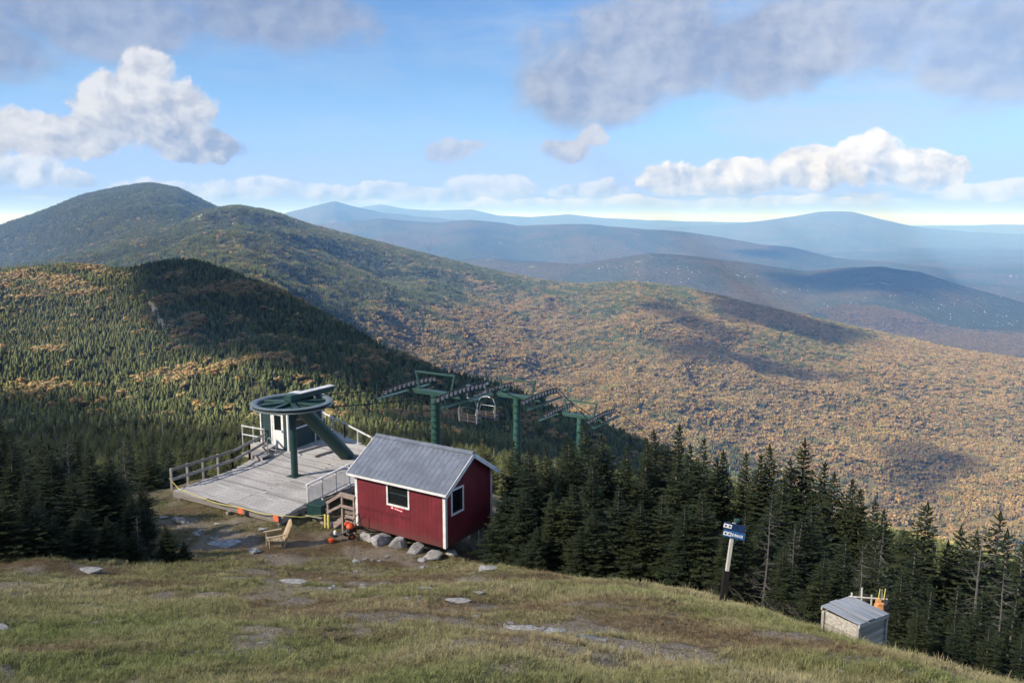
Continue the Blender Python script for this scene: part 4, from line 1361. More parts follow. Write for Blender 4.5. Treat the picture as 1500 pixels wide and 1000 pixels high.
rock(638, 815, 38, 3, 'big light grey boulder under the shed corner post', None, .2, .8, group=G_S)
rock(660, 812, 26, 2, 'small boulder just round the shed corner', None, .4, .8, group=G_S)
rock(618, 822, 20, 3, 'low stone in front of the corner boulder', None, .4, .8)
rock(712, 835, 42, 4, 'low broken ledge of rock beyond the shed gable', None, .35, .6, 'rock_ledge', rz=.4)
rock(2, 924, 42, 3, 'grey rounded rock alone in the green grass', None, .3, .8)
rock(370, 810, 24, 3, 'pale rock on the dirt below the wooden armchair', None, .25, .8)
rock(262, 764, 26, 1, 'whitish rock in the rubble beside the low firs', None, .3, .8)
rock(330, 797, 60, 5, 'flat stony outcrop on the dirt below the deck', None, .4, .6, 'rock_ledge', rz=0)
rock(318, 768, 16, 4, 'small pale slab on the dirt near the deck edge', None, .3, .7, 'rock_slab')
rock(384, 776, 20, 4, 'small grey slab beneath the deck corner flag', None, .3, .7, 'rock_slab')
rock(128, 836, 60, 5, 'low grey outcrop in the grass before the firs', None, .45, .4, 'rock_ledge', rz=0)
rock(430, 853, 56, 5, 'flat grey ledge in the worn path below the armchair', None, .42, .45, 'rock_ledge', rz=-.2)
rock(622, 862, 30, 5, 'thin pale slab in the grass below the shed', None, .3, .4, 'rock_slab', rz=-.1)
rock(700, 868, 26, 5, 'thin pale slab in the brown grass beyond the other slab', None, .3, .4, 'rock_slab', rz=-.1)
rock(672, 880, 50, 5, 'low worn ledge in the brown grass below the slabs', None, .44, .4, 'rock_ledge', rz=-.2)
rock(768, 922, 58, 5, 'bright white-grey outcrop, larger of the pair in the grass', None, .38, .55, 'rock_ledge', rz=-.2)
rock(812, 926, 46, 4, 'jagged white-grey outcrop beside the larger bright one', None, .46, .5, 'rock_ledge', rz=.3)
rock(748, 914, 22, 4, 'small bright stone touching the white-grey outcrop', None, .4, .6, 'rock_slab')
rock(862, 934, 40, 5, 'dark wet flat slab past the jagged outcrop', None, .38, .5, 'rock_ledge', rz=-.3, wet=True)
rock(911, 950, 14, 1, 'small upright pale stone in the gravel strip', None, .3, .8, 'stone')
rock(1064, 978, 62, 5, 'smooth wet bluish slab sunk in the grass', None, .36, .45, 'rock_ledge', rz=-.3, wet=True)
rock(1020, 974, 14, 4, 'small pale chip of stone beside the bluish slab', None, .3, .7, 'stone')
rock(1232, 985, 18, 3, 'rounded pale stone in the grass before the wooden box', None, .3, .8, 'stone')
rock(1128, 898, 14, 4, 'flat stone at the edge of the dark stand', None, .3, .7, 'stone')
rock(386, 941, 22, 5, 'narrow pale stone lying in the green grass', None, .3, .4, 'stone', rz=0)
rock(632, 911, 22, 4, 'brown stone half hidden in a rusty grass hollow', None, .4, .6, 'stone')
rock(522, 837, 14, 4, 'small pale chip below the shed boulders', None, .3, .6, 'stone')
rock(743, 918, 12, 3, 'pebble at the end of the white-grey outcrop', None, .3, .8, 'stone')

rgr = random.Random(31)
for (pa, pb, cnt, lb, gp_) in (((300, 785), (350, 800), 9, 'small flat stone in the rubble patch below the deck', 'stones in the rubble below the deck'),
                               ((420, 845), (640, 885), 16, 'small flat stone along the worn path below the shed', 'stones along the worn path'),
                               ((690, 895), (930, 955), 16, 'small flat stone along the gravel strip through the grass', 'stones along the gravel strip'),
                               ((960, 962), (1120, 988), 8, 'small flat stone beside the wet bluish slab', 'stones beside the wet slab'),
                               ((520, 815), (650, 836), 9, 'small stone fallen below the shed boulders', 'stones below the shed boulders'),
                               ((245, 755), (285, 785), 7, 'small pale stone in the rubble by the low firs', 'stones by the low firs')):
    for k in range(cnt):
        t = rgr.random()
        px = pa[0] + (pb[0] - pa[0]) * t + rgr.uniform(-14, 14); py = pa[1] + (pb[1] - pa[1]) * t + rgr.uniform(-7, 7)
        rock(px, py, rgr.uniform(7, 19), rgr.choice((3, 4, 4, 5)), lb, None, rgr.uniform(.3, .45), rgr.uniform(.5, .9), 'stone', gp_)

# ------------------------------------------------------------------ lift deck
DZ = -11.70
dk_poly_px = [(254, 718), (340, 688), (366, 674), (384, 655), (384, 636), (470, 620), (540, 655), (575, 690), (447, 737), (412, 757)]
dk0 = atZ(412, 757, DZ)
deck = empty('lift_deck', (dk0[0], dk0[1], DZ), RZ, 'weathered grey plank deck under the ski lift wheel', 'deck')
cR, sR = math.cos(-RZ), math.sin(-RZ)
def dl(px, py, z=DZ):
    p = atZ(px, py, z) - dk0
    return np.array([p[0] * cR - p[1] * sR, p[0] * sR + p[1] * cR])
dpoly = np.array([dl(*q) for q in dk_poly_px])
def dw(lx, ly, lz=0.0):
    """deck coordinates to world"""
    c_, s_ = math.cos(RZ), math.sin(RZ)
    return np.array([dk0[0] + lx * c_ - ly * s_, dk0[1] + lx * s_ + ly * c_, DZ + lz])
def span(ly):
    xs = []
    for a, b_ in zip(dpoly, np.roll(dpoly, -1, 0)):
        if (a[1] > ly) != (b_[1] > ly):
            xs.append(a[0] + (b_[0] - a[0]) * (ly - a[1]) / (b_[1] - a[1]))
    return (min(xs), max(xs)) if len(xs) >= 2 else None
rgd = random.Random(12)
ly = dpoly[:, 1].min() + 0.10
PW_ = 0.185
row = 0
while ly < dpoly[:, 1].max() - .02:
    sp = span(ly)
    if sp and sp[1] - sp[0] > .3:
        x0, x1 = sp[0] - rgd.uniform(0, .05), sp[1] + rgd.uniform(0, .04)
        cuts = [x0]
        if x1 - x0 > 3.2:
            cuts.append(-3.1 + rgd.uniform(-.02, .02) if row % 2 and x0 < -3.6 < x1 - .9 else x0 + (x1 - x0) * rgd.uniform(.35, .65))
        cuts.append(x1)
        for a, b_ in zip(cuts[:-1], cuts[1:]):
            if b_ - a < .1: continue
            dzp = rgd.uniform(-.010, .004)
            pk_ = MB().box((0, 0, 0), (b_ - a - .012, PW_ - rgd.uniform(.018, .040), .045)).make('plank', M['deckwood'], deck, bevel=.006, loc=((a + b_) / 2, ly, -.0225 + dzp))
            pk_.rotation_euler = (rgd.gauss(0, .012), rgd.gauss(0, .0025), rgd.gauss(0, .0025))
    ly += PW_; row += 1
# joists and rim boards under the planks
ymin, ymax = dpoly[:, 1].min(), dpoly[:, 1].max()
A_, J_ = dpoly[0], dpoly[-1]
MB().beam((A_[0], A_[1] - .02, -.16), (J_[0] + .0, J_[1] - .02, -.16), .05, .22).make('rim_board', M['railwood'], deck)
MB().beam((J_[0] + .03, J_[1], -.16), (dpoly[-2][0] + .03, dpoly[-2][1], -.16), .05, .22).make('rim_board', M['railwood'], deck)
MB().beam((A_[0] - .03, A_[1] + .1, -.17), (dpoly[1][0] - .03, dpoly[1][1], -.17), .05, .22).make('rim_board', M['railwood'], deck)
for k in range(7):
    lx = A_[0] + .6 + (J_[0] - A_[0] - .8) * k / 6
    MB().box((lx, ymin + 4.0, -.17), (.06, 7.0, .20)).make('joist', M['railwood'], deck)
for k, (px, py) in enumerate(((260, 718), (330, 741), (405, 758), (345, 690), (384, 664), (440, 742))):
    q = dl(px, py)
    wpt = dw(q[0], q[1] + .12)
    zb = H1(wpt[0], wpt[1]) - DZ - .25
    MB().box((q[0], q[1] + .12, (zb - .27) / 2), (.13, .13, -.27 - zb)).make('support_post', M['railwood'], deck)
# raised landing steps by the booth
for k, (px, py, hh, sx, sy) in enumerate(((378, 668, .16, 1.5, .75), (386, 660, .32, 1.4, .6))):
    q = dl(px, py)
    st = MB().box((q[0], q[1], hh - .03), (sx, sy, .05)).make('landing_board', M['deckwood'], deck, bevel=.006)
    MB().box((q[0], q[1] - sy / 2 + .02, hh / 2 - .03), (sx, .03, hh - .05)).make('riser', M['railwood'], deck)
# stray timbers lying on the deck
for (pa, pb, lb) in (((461, 668), (490, 659), 'dark loose timber lying on the deck beside the green brace'), ((436, 662), (476, 650), 'long pale timber lying on the deck along the booth wall')):
    a, b_ = atZ(*pa, DZ + .06), atZ(*pb, DZ + .06)
    c_ = (a + b_) / 2
    o = MB().beam(a - c_, b_ - c_, .12, .09).make('loose_timber', M['railwood'], None, bevel=.006, loc=(c_[0], c_[1], c_[2] - .005))
    tag(o, lb, 'timber')

# ------------------------------------------------------------------ railings
def railing(name, pts, posts, rails, mat, label, hgt, post_s=.09, rail_s=(.045, .13), slope_pts=None, cat='railing'):
    """pts world points on the floor; posts spaced; rails list of heights"""
    base = np.array(pts[0])
    o = empty(name, tuple(base), 0, label, cat)
    for a, b_, nseg in zip(pts[:-1], pts[1:], posts):
        a, b_ = np.array(a) - base, np.array(b_) - base
        for k in range(nseg + 1):
            p = a + (b_ - a) * k / nseg
            MB().beam(p - np.array([0, 0, .12]), p + np.array([0, 0, hgt]), post_s, post_s).make('post', mat, o, bevel=.006)
        side = np.cross((b_ - a) / np.linalg.norm(b_ - a), [0, 0, 1.0]) * (post_s / 2 + rail_s[0] / 2 + .002)
        for h_ in rails:
            MB().beam(a + side + np.array([0, 0, h_]), b_ + side + np.array([0, 0, h_]), rail_s[0], rail_s[1]).make('rail', mat, o, bevel=.006)
    return o
lp = [atZ(252, 715, DZ), atZ(341, 686, DZ), atZ(366, 672, DZ), atZ(386, 660, DZ)]
railing('wooden_railing', lp, [4, 1, 1], [.42, .86], M['railwood'], 'weathered wooden railing along the outer edge of the deck', .92)
# far railing behind booth, pale
lp = [atZ(472, 622, DZ), atZ(505, 640, DZ), atZ(545, 662, DZ)]
railing('pale_railing', lp, [2, 2], [.80], M['grate'], 'pale railing descending behind the booth at the far deck edge', .82, .07, (.04, .09))
lp = [atZ(356, 650, DZ), atZ(388, 656, DZ)]
railing('pale_railing', lp, [2], [.55, 1.0], M['grate'], 'short pale railing left of the booth door', 1.05, .05, (.03, .07))
# pipe handrail by the booth steps
q0, q1 = atZ(392, 667, DZ + .05), atZ(405, 672, DZ + .05)
ho = empty('pipe_handrail', tuple(q0), 0, 'bent grey pipe handrail beside the booth door', 'handrail')
T = MB(); pts = [np.zeros(3), np.array([0, 0, .75]), np.array([.10, 0, .92]), (q1 - q0) * .5 + np.array([0, 0, .92]), (q1 - q0) + np.array([0, 0, .75]), (q1 - q0)]
T.tube(pts, [.022] * 6, 8)
T.make('bent_pipe', M['galv'], ho, smooth=True)
MB().cyl(np.array([0, 0, .42]), (q1 - q0) + np.array([0, 0, .42]), .018, 8).make('cross_pipe', M['galv'], ho, smooth=True)
# white mesh railing on the ramp between deck and shed
ra, rb_ = atZ(451, 741, DZ), atZ(512, 709, DZ)
ro = empty('ramp_railing', tuple(ra), 0, 'white ramp railing with grey mesh panels between deck and shed', 'railing')
dv_ = rb_ - ra; Lr = np.linalg.norm(dv_)
for k in range(4):
    p = dv_ * k / 3
    MB().beam(p - np.array([0, 0, .1]), p + np.array([0, 0, .88]), .075, .075).make('post', M['white'], ro, bevel=.005)
MB().beam(np.array([0, 0, .915]) - dv_ * .02, dv_ * 1.02 + np.array([0, 0, .915]), .11, .05).make('top_rail', M['white'], ro, bevel=.005)
MB().beam(np.array([0, 0, .10]), dv_ + np.array([0, 0, .10]), .035, .06).make('bottom_rail', M['grate'], ro)
for k in range(3):
    a, b_ = dv_ * (k + .06) / 3, dv_ * (k + .94) / 3
    mb = MB()
    nb = 16
    for q in range(nb + 1):
        p = a + (b_ - a) * q / nb
        mb.beam(p + np.array([0, 0, .14]), p + np.array([0, 0, .74]), .016, .010)
    for q in range(10):
        zz = .16 + .57 * q / 9
        mb.beam(a + np.array([0, 0, zz]), b_ + np.array([0, 0, zz]), .010, .016)
    o = mb.make('mesh_panel', M['grate'], ro); o['kind'] = 'stuff'

# green equipment box on the deck corner
gb = atZ(449, 755, -11.98)
gbo = empty('equipment_box', (gb[0], gb[1], gb[2]), RZ + .15, 'low dark green box standing before the white ramp railing', 'box')
MB().box((.36, .33, .24), (.72, .62, .42)).make('body', M['green'], gbo, bevel=.012)
MB().box((.36, .33, .475), (.78, .68, .045)).make('lid', M['green'], gbo, bevel=.01)
MB().box((.732, .33, .27), (.025, .10, .10)).make('latch', M['white'], gbo, bevel=.004)
MB().box((.36, .33, .013), (.82, .72, .035)).make('base_slab', M['concrete'], gbo)
MB().box((.20, .33, -.30), (.16, .16, .59)).make('support_post', M['railwood'], gbo)
MB().box((.56, .33, -.30), (.16, .16, .59)).make('support_post', M['railwood'], gbo)

# ------------------------------------------------------------------ stair and landing at the shed's left end
so = empty('shed_stair', (0, 0, 0), 0, 'wooden landing and stair with railings at the end of the red shed', 'stair')
so.location = shed.location; so.rotation_euler = (0, 0, RZ)
gl = lambda x, y: H1(*(shed.matrix_basis @ Vector((x, y, 0))).xy) - shed.location.z
# landing beside the end wall
LX0, LX1, LY0, LY1, LZ = -SHL - .80, -SHL - .05, .02, 1.25, .16
for k in range(7):
    MB().box(((LX0 + LX1) / 2, LY0 + .09 + k * .175, LZ), (LX1 - LX0, .16, .04)).make('landing_board', M['stairwood'], so, bevel=.005)
for (x, y) in ((LX0 + .05, LY0 + .02), (LX1 - .06, LY0 + .02), (LX0 + .05, LY1), (LX1 - .06, LY1)):
    zb = gl(x, y) - .2
    MB().box((x, y - .03, (LZ + .95 + zb) / 2), (.085, .085, LZ + .95 - zb)).make('post', M['stairwood'], so, bevel=.006)
for zz in (.48, .90):
    MB().box(((LX0 + LX1) / 2, LY0 - .075, LZ + zz), (LX1 - LX0 + .05, .04, .12)).make('rail', M['stairwood'], so, bevel=.005)
MB().box(((LX0 + LX1) / 2, LY0 - .03, LZ + .985), (LX1 - LX0 + .10, .15, .04)).make('cap_rail', M['stairwood'], so, bevel=.005)
for zz in (.35, .16, -.05):
    MB().box(((LX0 + LX1) / 2, LY0 + .05, LZ + zz - .13), (LX1 - LX0 - .1, .035, .11)).make('slat', M['stairwood'], so, bevel=.005)
# steps going down away from the landing to the left
nst = 3
for k in range(nst):
    x = LX0 - .12 - k * .24; zz = LZ - .17 * (k + 1)
    MB().box((x, (LY0 + LY1) / 2 - .1, zz), (.27, 1.05, .045)).make('tread', M['stairwood'], so, bevel=.006)
for yy in (LY0 + .02, LY1 - .22):
    MB().beam((LX0 + .02, yy, LZ - .10), (LX0 - .24 * nst - .06, yy, LZ - .17 * nst - .22), .045, .2).make('stringer', M['stairwood'], so)
xe = LX0 - .24 * nst
zb = gl(xe, LY0) 
for yy in (LY0 - .03,):
    MB().box((xe, yy, (zb + .62) / 2 + zb * .0 - .0), (.085, .085, .62 - zb)).make('post', M['stairwood'], so, bevel=.006)
MB().beam((LX0 + .02, LY0 - .085, LZ + .93), (xe - .03, LY0 - .085, .60), .045, .12).make('hand_rail', M['stairwood'], so, bevel=.005)
MB().beam((LX0 + .02, LY0 - .085, LZ + .48), (xe - .03, LY0 - .085, .20), .045, .10).make('hand_rail', M['stairwood'], so, bevel=.005)
# yellow pads strapped to the foot of the stair
for k, dx in enumerate((-.09, .09)):
    o = MB().box((0, 0, .27), (.10, .08, .56)).make('yellow_pad', M['yellow'], so, bevel=.02, loc=(xe + dx, LY0 - .13, zb + .02))
MB().box((xe - .05, LY0 + .25, zb + .04), (.95, .30, .05)).make('foot_board', M['postwood'], so, bevel=.01)

# ------------------------------------------------------------------ bull wheel on its column and brace
D2 = np.array([0.53, 0.848, 0.0]); P2_ = np.array([0.848, -0.53, 0.0])
col_b = atZ(432, 697, DZ)
WZ_ = atY(427, 591, col_b[1])[2]         # rim height
bw = empty('lift_terminal', (col_b[0], col_b[1], DZ), math.atan2(D2[1], D2[0]), 'large dark green ski lift return wheel on column and tube brace', 'lift wheel')
HZ = WZ_ - DZ
R1 = 1.81
prof = [(R1, .10), (R1 - .06, .13), (R1 - .24, .13), (R1 - .30, .08), (R1 - .30, -.06), (R1 - .20, -.10), (R1 - .07, -.10), (R1, -.06), (R1 - .10, 0.0), (R1 - .10, .04)]
rim = MB().lathe([(r_, z_ + HZ) for r_, z_ in prof], 64, closed=True).make('rim', M['rim'], bw, smooth=True)
MB().lathe([(R1 - .098, HZ - .012), (R1 - .070, HZ - .012), (R1 - .070, HZ + .052), (R1 - .098, HZ + .052)], 64).make('rubber_liner', M['black'], rim, smooth=True)
for k in range(8):
    a = k * math.pi / 4 + .2
    d = np.array([math.cos(a), math.sin(a), 0])
    MB().beam(d * .26 + np.array([0, 0, HZ + .06]), d * (R1 - .27) + np.array([0, 0, HZ + .02]), .20, .10).make('spoke', M['green'], bw, bevel=.01)
    a += math.pi / 8
    d = np.array([math.cos(a), math.sin(a), 0])
    MB().beam(d * .24 + np.array([0, 0, HZ - .06]), d * (R1 - .28) + np.array([0, 0, HZ - .03]), .05, .06).make('tie_rod', M['green'], bw)
MB().lathe([(.30, HZ - .035), (R1 - .28, HZ - .045), (R1 - .28, HZ - .030), (.30, HZ - .020)], 48).make('web_plate', M['green'], bw, smooth=True)
MB().lathe([(.34, HZ - .14), (.34, HZ + .14), (.05, HZ + .16), (.05, HZ - .16)], 28).make('hub', M['green'], bw, smooth=True)
MB().box((0.02, 0, HZ + .29), (.52, .46, .28)).make('bearing_box', M['green'], bw, bevel=.02)
cb = MB().box((1.35, 0, HZ + .27), (2.3, .34, .24)).make('carriage_beam', M['green'], bw, bevel=.01)
MB().box((1.40, 0, HZ + .408), (2.3, .40, .03)).make('beam_cover', M['grate'], cb, bevel=.006)
MB().lathe([(.155, 0), (.155, HZ - .1), (.01, HZ - .1), (.01, 0)], 20).make('column', M['green'], bw, smooth=True)
MB().box((0, 0, .015), (.55, .55, .03)).make('base_plate', M['green'], bw, bevel=.006)
MB().box((0, 0, HZ - .24), (.46, .42, .16)).make('head_bracket', M['green'], bw, bevel=.012)
for s in (-1, 1):
    MB().beam((.0, s * .15, HZ - .75), (.30, s * .15, HZ - .26), .06, .08).make('gusset', M['green'], bw)
bft = atZ(503, 668, DZ)
bl = bft - col_b
Lb = bl @ D2
MB().cyl(np.array([Lb, 0, .02]), np.array([.35, 0, HZ - .12]), .33, 28).make('brace_tube', M['tower'], bw, smooth=True)
MB().lathe([(.42, .005), (.42, .05), (.05, .05), (.05, .005)], 24, c=(Lb, 0, 0)).make('foot_flange', M['tower'], bw, smooth=True)

# ------------------------------------------------------------------ operator booth
bf = atZ(423, 660, DZ)
BZ = math.radians(-26)
booth = empty('operator_booth', (bf[0], bf[1], DZ), BZ, 'dark green operator booth with white door behind the lift wheel', 'booth')
BW_, BL_, BH_ = 1.75, 2.7, 2.25      # door side runs left, long side runs back
walls = MB()
DX0, DX1, DH = -1.02, -.30, 1.98
for a, b_, c_, d_ in ((-BW_, DX0, 0, BH_), (DX1, 0, 0, BH_), (DX0, DX1, DH, BH_)):
    walls.box(((a + b_) / 2, .04, (c_ + d_) / 2), (b_ - a, .08, d_ - c_))
walls.make('wall', M['booth'], booth)
mb = MB()
for a, b_, c_, d_ in ((.082, .5, 0, BH_), (2.0, BL_, 0, BH_), (.5, 2.0, 0, 1.05), (.5, 2.0, 1.85, BH_)):
    mb.box((-.04, (a + b_) / 2, (c_ + d_) / 2), (.08, b_ - a, d_ - c_))
mb.make('wall', M['booth'], booth)
MB().box((-BW_ + .04, BL_ / 2 + .041, BH_ / 2), (.08, BL_ - .08, BH_)).make('wall', M['booth'], booth)
MB().box((-BW_ / 2, BL_ - .04, BH_ / 2), (BW_ - .164, .08, BH_)).make('wall', M['booth'], booth)
for (x, y, w_, d_) in ((0.012, -.012, .09, .09), (-BW_ - .012, -.012, .08, .08), (.012, BL_ - .03, .08, .08), (.012, 2.06, .08, .05)):
    MB().box((x, y, BH_ / 2), (w_, d_, BH_ - .006)).make('corner_trim', M['white'], booth, bevel=.004)
dr = MB()
for a, b_, c_, d_ in ((DX0, DX1, .05, 1.0), (DX0, DX0 + .13, 1.0, DH), (DX1 - .13, DX1, 1.0, DH), (DX0 + .13, DX1 - .13, 1.78, DH)):
    dr.box(((a + b_) / 2, .02, (c_ + d_) / 2), (b_ - a - .002, .05, d_ - c_))
dr = dr.make('door', M['white'], booth)
MB().box(((DX0 + DX1) / 2, .022, 1.39), (DX1 - DX0 - .26, .01, .78)).make('pane', M['glass'], dr)
MB().box((DX1 - .06, -.03, .98), (.03, .06, .12)).make('handle', M['galv'], dr, bevel=.005)
MB().box((DX0 - .04, -.006, DH / 2), (.08, .03, DH)).make('door_trim', M['white'], booth)
wn = MB().box((-.04, 1.25, 1.90), (.09, 1.58, .07)).box((-.04, 1.25, 1.02), (.09, 1.58, .07)).make('window', M['white'], booth)
MB().box((-.04, 1.25, 1.45), (.012, 1.5, .8)).make('pane', M['glass'], wn)
rf = MB().box((-BW_ / 2, BL_ / 2, BH_ + .055), (BW_ + .42, BL_ + .42, .09), 0, .03, 0).make('roof', M['grate'], booth, bevel=.01)
MB().box((-BW_ / 2, -.225, BH_ + .02), (BW_ + .43, .03, .11)).make('fascia', M['white'], rf)
for (x, y) in ((-.15, .2), (-BW_ + .15, .2), (-.15, BL_ - .2), (-BW_ + .15, BL_ - .2)):
    wpt = booth.matrix_basis @ Vector((x, y, 0)); zb = H1(wpt.x, wpt.y) - DZ - .3
    MB().box((x, y, (zb - .003) / 2), (.15, .15, -.003 - zb)).make('support_post', M['railwood'], booth)

# ------------------------------------------------------------------ lift towers, ropes, chairs
TW = []
def tower(px, py_head, Y, train, label):
    x = (px - 750) / FPX
    # point on the lift line at this range
    t = (Y - col_b[1]) / D2[1]
    p = col_b + D2 * t
    z = atY(px, py_head, Y)[2]
    zb = H1(p[0], p[1])
    o = empty('lift_tower', (p[0], p[1], zb), math.atan2(D2[1], D2[0]), label, 'lift tower', 'lift towers going down the far side')
    h = z - zb
    MB().lathe([(.29, -.4), (.25, h - .3), (.01, h - .3), (.01, -.4)], 22).make('tube', M['tower'], o, smooth=True)
    MB().lathe([(.46, -.02), (.46, .06), (.33, .06), (.33, -.02)], 22).make('base_flange', M['tower'], o, smooth=True)
    MB().box((0, 0, h - .17), (.42, 4.1, .26)).make('crossarm', M['green'], o, bevel=.02)
    for k in range(14):
        MB().box((-.33, 0, .5 + k * (h - 1.2) / 13), (.05, .34, .03)).make('rung', M['tower'], o)
    for s in (-1, 1):
        # lifting frame: a leaning post at each arm end, joined by a top bar
        MB().beam((0, s * 1.12, h - .05), (0, s * 1.36, h + .92), .10, .12).make('frame_post', M['green'], o, bevel=.008)
        tr = MB().beam((-2.3, s * 1.81, h - .02), (2.3, s * 1.81, h - .02), .06, .10).make('sheave_beam', M['green'], o)
        for k in range(12):
            xk = -2.2 + 4.4 * k / 11
            zk = h + .17 - .12 * (abs(k - 5.5) / 5.5) ** 2
            sh = MB()
            sh.tube([(xk, s * 1.81 - .045, zk), (xk, s * 1.81 + .045, zk)], [.165, .165], 16)
            so_ = sh.make('sheave', M['black'], o, smooth=True)
            MB().tube([(xk, s * 1.81 - .052, zk), (xk, s * 1.81 + .052, zk)], [.125, .125], 14).make('sheave_face', M['liner'], so_, smooth=True)
        cw = MB().beam((-2.3, s * 2.22, h - .32), (2.3, s * 2.22, h - .32), .34, .03).make('catwalk', M['green'], o)
        for xx in (-2.1, 0, 2.1):
            MB().beam((xx, s * 1.86, h - .05), (xx, s * 2.22, h - .30), .04, .04).make('catwalk_hanger', M['green'], o)
        for xx in (-2.25, 2.25):
            MB().beam((xx, s * 2.38, h - .30), (xx, s * 2.38, h + .55), .022, .022).make('guard_post', M['green'], o)
        MB().beam((-2.25, s * 2.38, h + .55), (2.25, s * 2.38, h + .55), .022, .022).make('guard_rail', M['green'], o)
    MB().beam((0, -1.43, h + .94), (0, 1.43, h + .94), .10, .10).make('top_bar', M['green'], o, bevel=.008)
    TW.append((p, z))
    return o
tower(636, 571, 44.7, 8, 'first green lift tower, tallest in view, rising behind the red shed roof')
tower(757, 577, 52.2, 8, 'second green lift tower past the hanging chairs')
tower(850, 606, 60.0, 8, 'third green lift tower, half hidden by the spruce tops')
gauge = 1.81
rope_pts = {}
for s, lb in ((-1, 'dark haul rope running out from the far side of the wheel'), (1, 'dark haul rope running out from the near side of the wheel, carrying chairs')):
    pts = [np.array([col_b[0], col_b[1], WZ_ + .03]) + P2_ * s * gauge]
    for (p, z) in TW:
        # rollers carry the rope on a short flat, then it sags to the next tower
        for du in (-2.2, 0, 2.2):
            q = np.array([p[0], p[1], z + .34 - .12 * (abs(du) / 2.2) ** 2]) + P2_ * s * gauge + D2 * du
            pts.append(q)
    last = pts[-1]
    pts.append(last + D2 * 60 + np.array([0, 0, -26.0]))
    base = pts[0].copy()
    fine = []
    for a, b_ in zip(pts[:-1], pts[1:]):
        L = np.linalg.norm(b_ - a)
        for k in range(8):
            t = k / 8
            fine.append(a + (b_ - a) * t - np.array([0, 0, 0.0016 * L * L * t * (1 - t)]) - base)
    fine.append(pts[-1] - base)
    rope_pts[s] = [f + base for f in fine]
    T = MB(); T.tube(fine, [.027] * len(fine), 6)
    o = T.make('haul_rope', M['black'], None, smooth=True, loc=tuple(base))
    tag(o, lb, 'cable')

def rope_at(s, px):
    """rope point seen at this photo column"""
    best, bq = 1e9, None
    R_ = rope_pts[s]
    for a, b_ in zip(R_[:-1], R_[1:]):
        for k in range(20):
            q = a + (b_ - a) * k / 20
            u, v = ground_px(q[0], q[1], q[2])
            if abs(u - px) < best and q[1] < 54:
                best, bq = abs(u - px), q
    return bq

def lift_chair(q, label):
    o = empty('lift_chair', tuple(q), math.atan2(D2[1], D2[0]), label, 'lift chair', 'chairs hanging from the lift rope')
    MB().box((0, 0, .02), (.34, .09, .12)).make('grip', M['galv'], o, bevel=.01)
    T = MB(); T.tube([(0, .02, 0), (0, .10, -.12), (0, .10, -.62), (.02, .0, -.74)], [.03] * 4, 8); T.make('hanger', M['galv'], o, smooth=True)
    bail = MB()
    hw = .62
    bail.tube([(-.05, -hw + .02, -2.12), (-.10, -hw - .02, -1.70), (-.02, -hw + .03, -1.1), (.02, -hw + .18, -.84), (.02, -hw + .40, -.75), (.02, 0, -.74), (.02, hw - .40, -.75), (.02, hw - .18, -.84), (-.02, hw - .03, -1.1), (-.10, hw + .02, -1.70), (-.05, hw - .02, -2.12)], [.026] * 11, 8)
    bail.make('bail', M['galv'], o, smooth=True)
    MB().box((.02, 0, -.72), (.10, .22, .09)).make('clamp', M['galv'], o, bevel=.01)
    st = MB().box((.18, 0, -2.02), (.46, 1.16, .06)).make('seat', M['seat'], o, bevel=.02)
    for zz in (-1.78, -1.64):
        MB().box((-.07, 0, zz), (.04, 1.16, .10), 0, 0, -.15).make('back_slat', M['seat'], o, bevel=.012)
    for y in (-.57, 0, .57):
        T = MB(); T.tube([(-.10, y, -1.55), (-.06, y, -2.05), (.38, y, -2.06)], [.018] * 3, 6); T.make('seat_frame', M['galv'], o, smooth=True)
    for y in (-.60, .60):
        T = MB(); T.tube([(-.08, y, -1.75), (.30, y, -1.78), (.40, y, -2.02)], [.016] * 3, 6); T.make('arm', M['galv'], o, smooth=True)
    T = MB(); T.tube([(-.05, -.5, -1.62), (.05, -.45, -1.25), (.05, .45, -1.25), (-.05, .5, -1.62)], [.014] * 4, 6); T.make('safety_bar', M['galv'], o, smooth=True)
    return o
lift_chair(rope_at(1, 686), 'grey two-seat lift chair hanging closer to the first tower')
lift_chair(rope_at(1, 713), 'grey two-seat lift chair hanging lower, closer to the second tower')

# ------------------------------------------------------------------ wooden armchair
def put_on_land(px, py):
    return on_land(px, py)
cp = put_on_land(405, 800)
ch = empty('wooden_armchair', tuple(cp), math.radians(-62), 'bare wood slatted armchair on the dirt below the deck', 'chair')
S_ = .92
def cbx(c_, s_, rx=0, ry=0, rz=0):
    return MB().box(tuple(v * S_ for v in c_), tuple(v * S_ for v in s_), rz, rx, ry)
for s in (-1, 1):
    cbx((s * .33, -.32, .27), (.09, .035, .56)).make('leg', M['chairwood'], ch, bevel=.004)
    cbx((s * .30, .28, .20), (.04, .09, .42), -.35).make('leg', M['chairwood'], ch, bevel=.004)
    cbx((s * .36, -.05, .565), (.13, .72, .03)).make('armrest', M['chairwood'], ch, bevel=.005)
    cbx((s * .28, .02, .26), (.03, .74, .11), -.16).make('side_rail', M['chairwood'], ch, bevel=.004)
for k in range(6):
    cbx((0, -.32 + k * .115, .375 - k * .019), (.58, .095, .022), -.16).make('seat_slat', M['chairwood'], ch, bevel=.004)
for k in range(5):
    hk = .86 - abs(k - 2) * .05
    cbx(((k - 2) * .12, .40 + .06, .22 + hk / 2), (.108, .022, hk), -.42).make('back_slat', M['chairwood'], ch, bevel=.004)
for zz, yy in ((.42, .37), (.80, .56)):
    cbx((0, yy + .035, zz), (.60, .03, .07), -.42).make('back_rail', M['chairwood'], ch, bevel=.004)

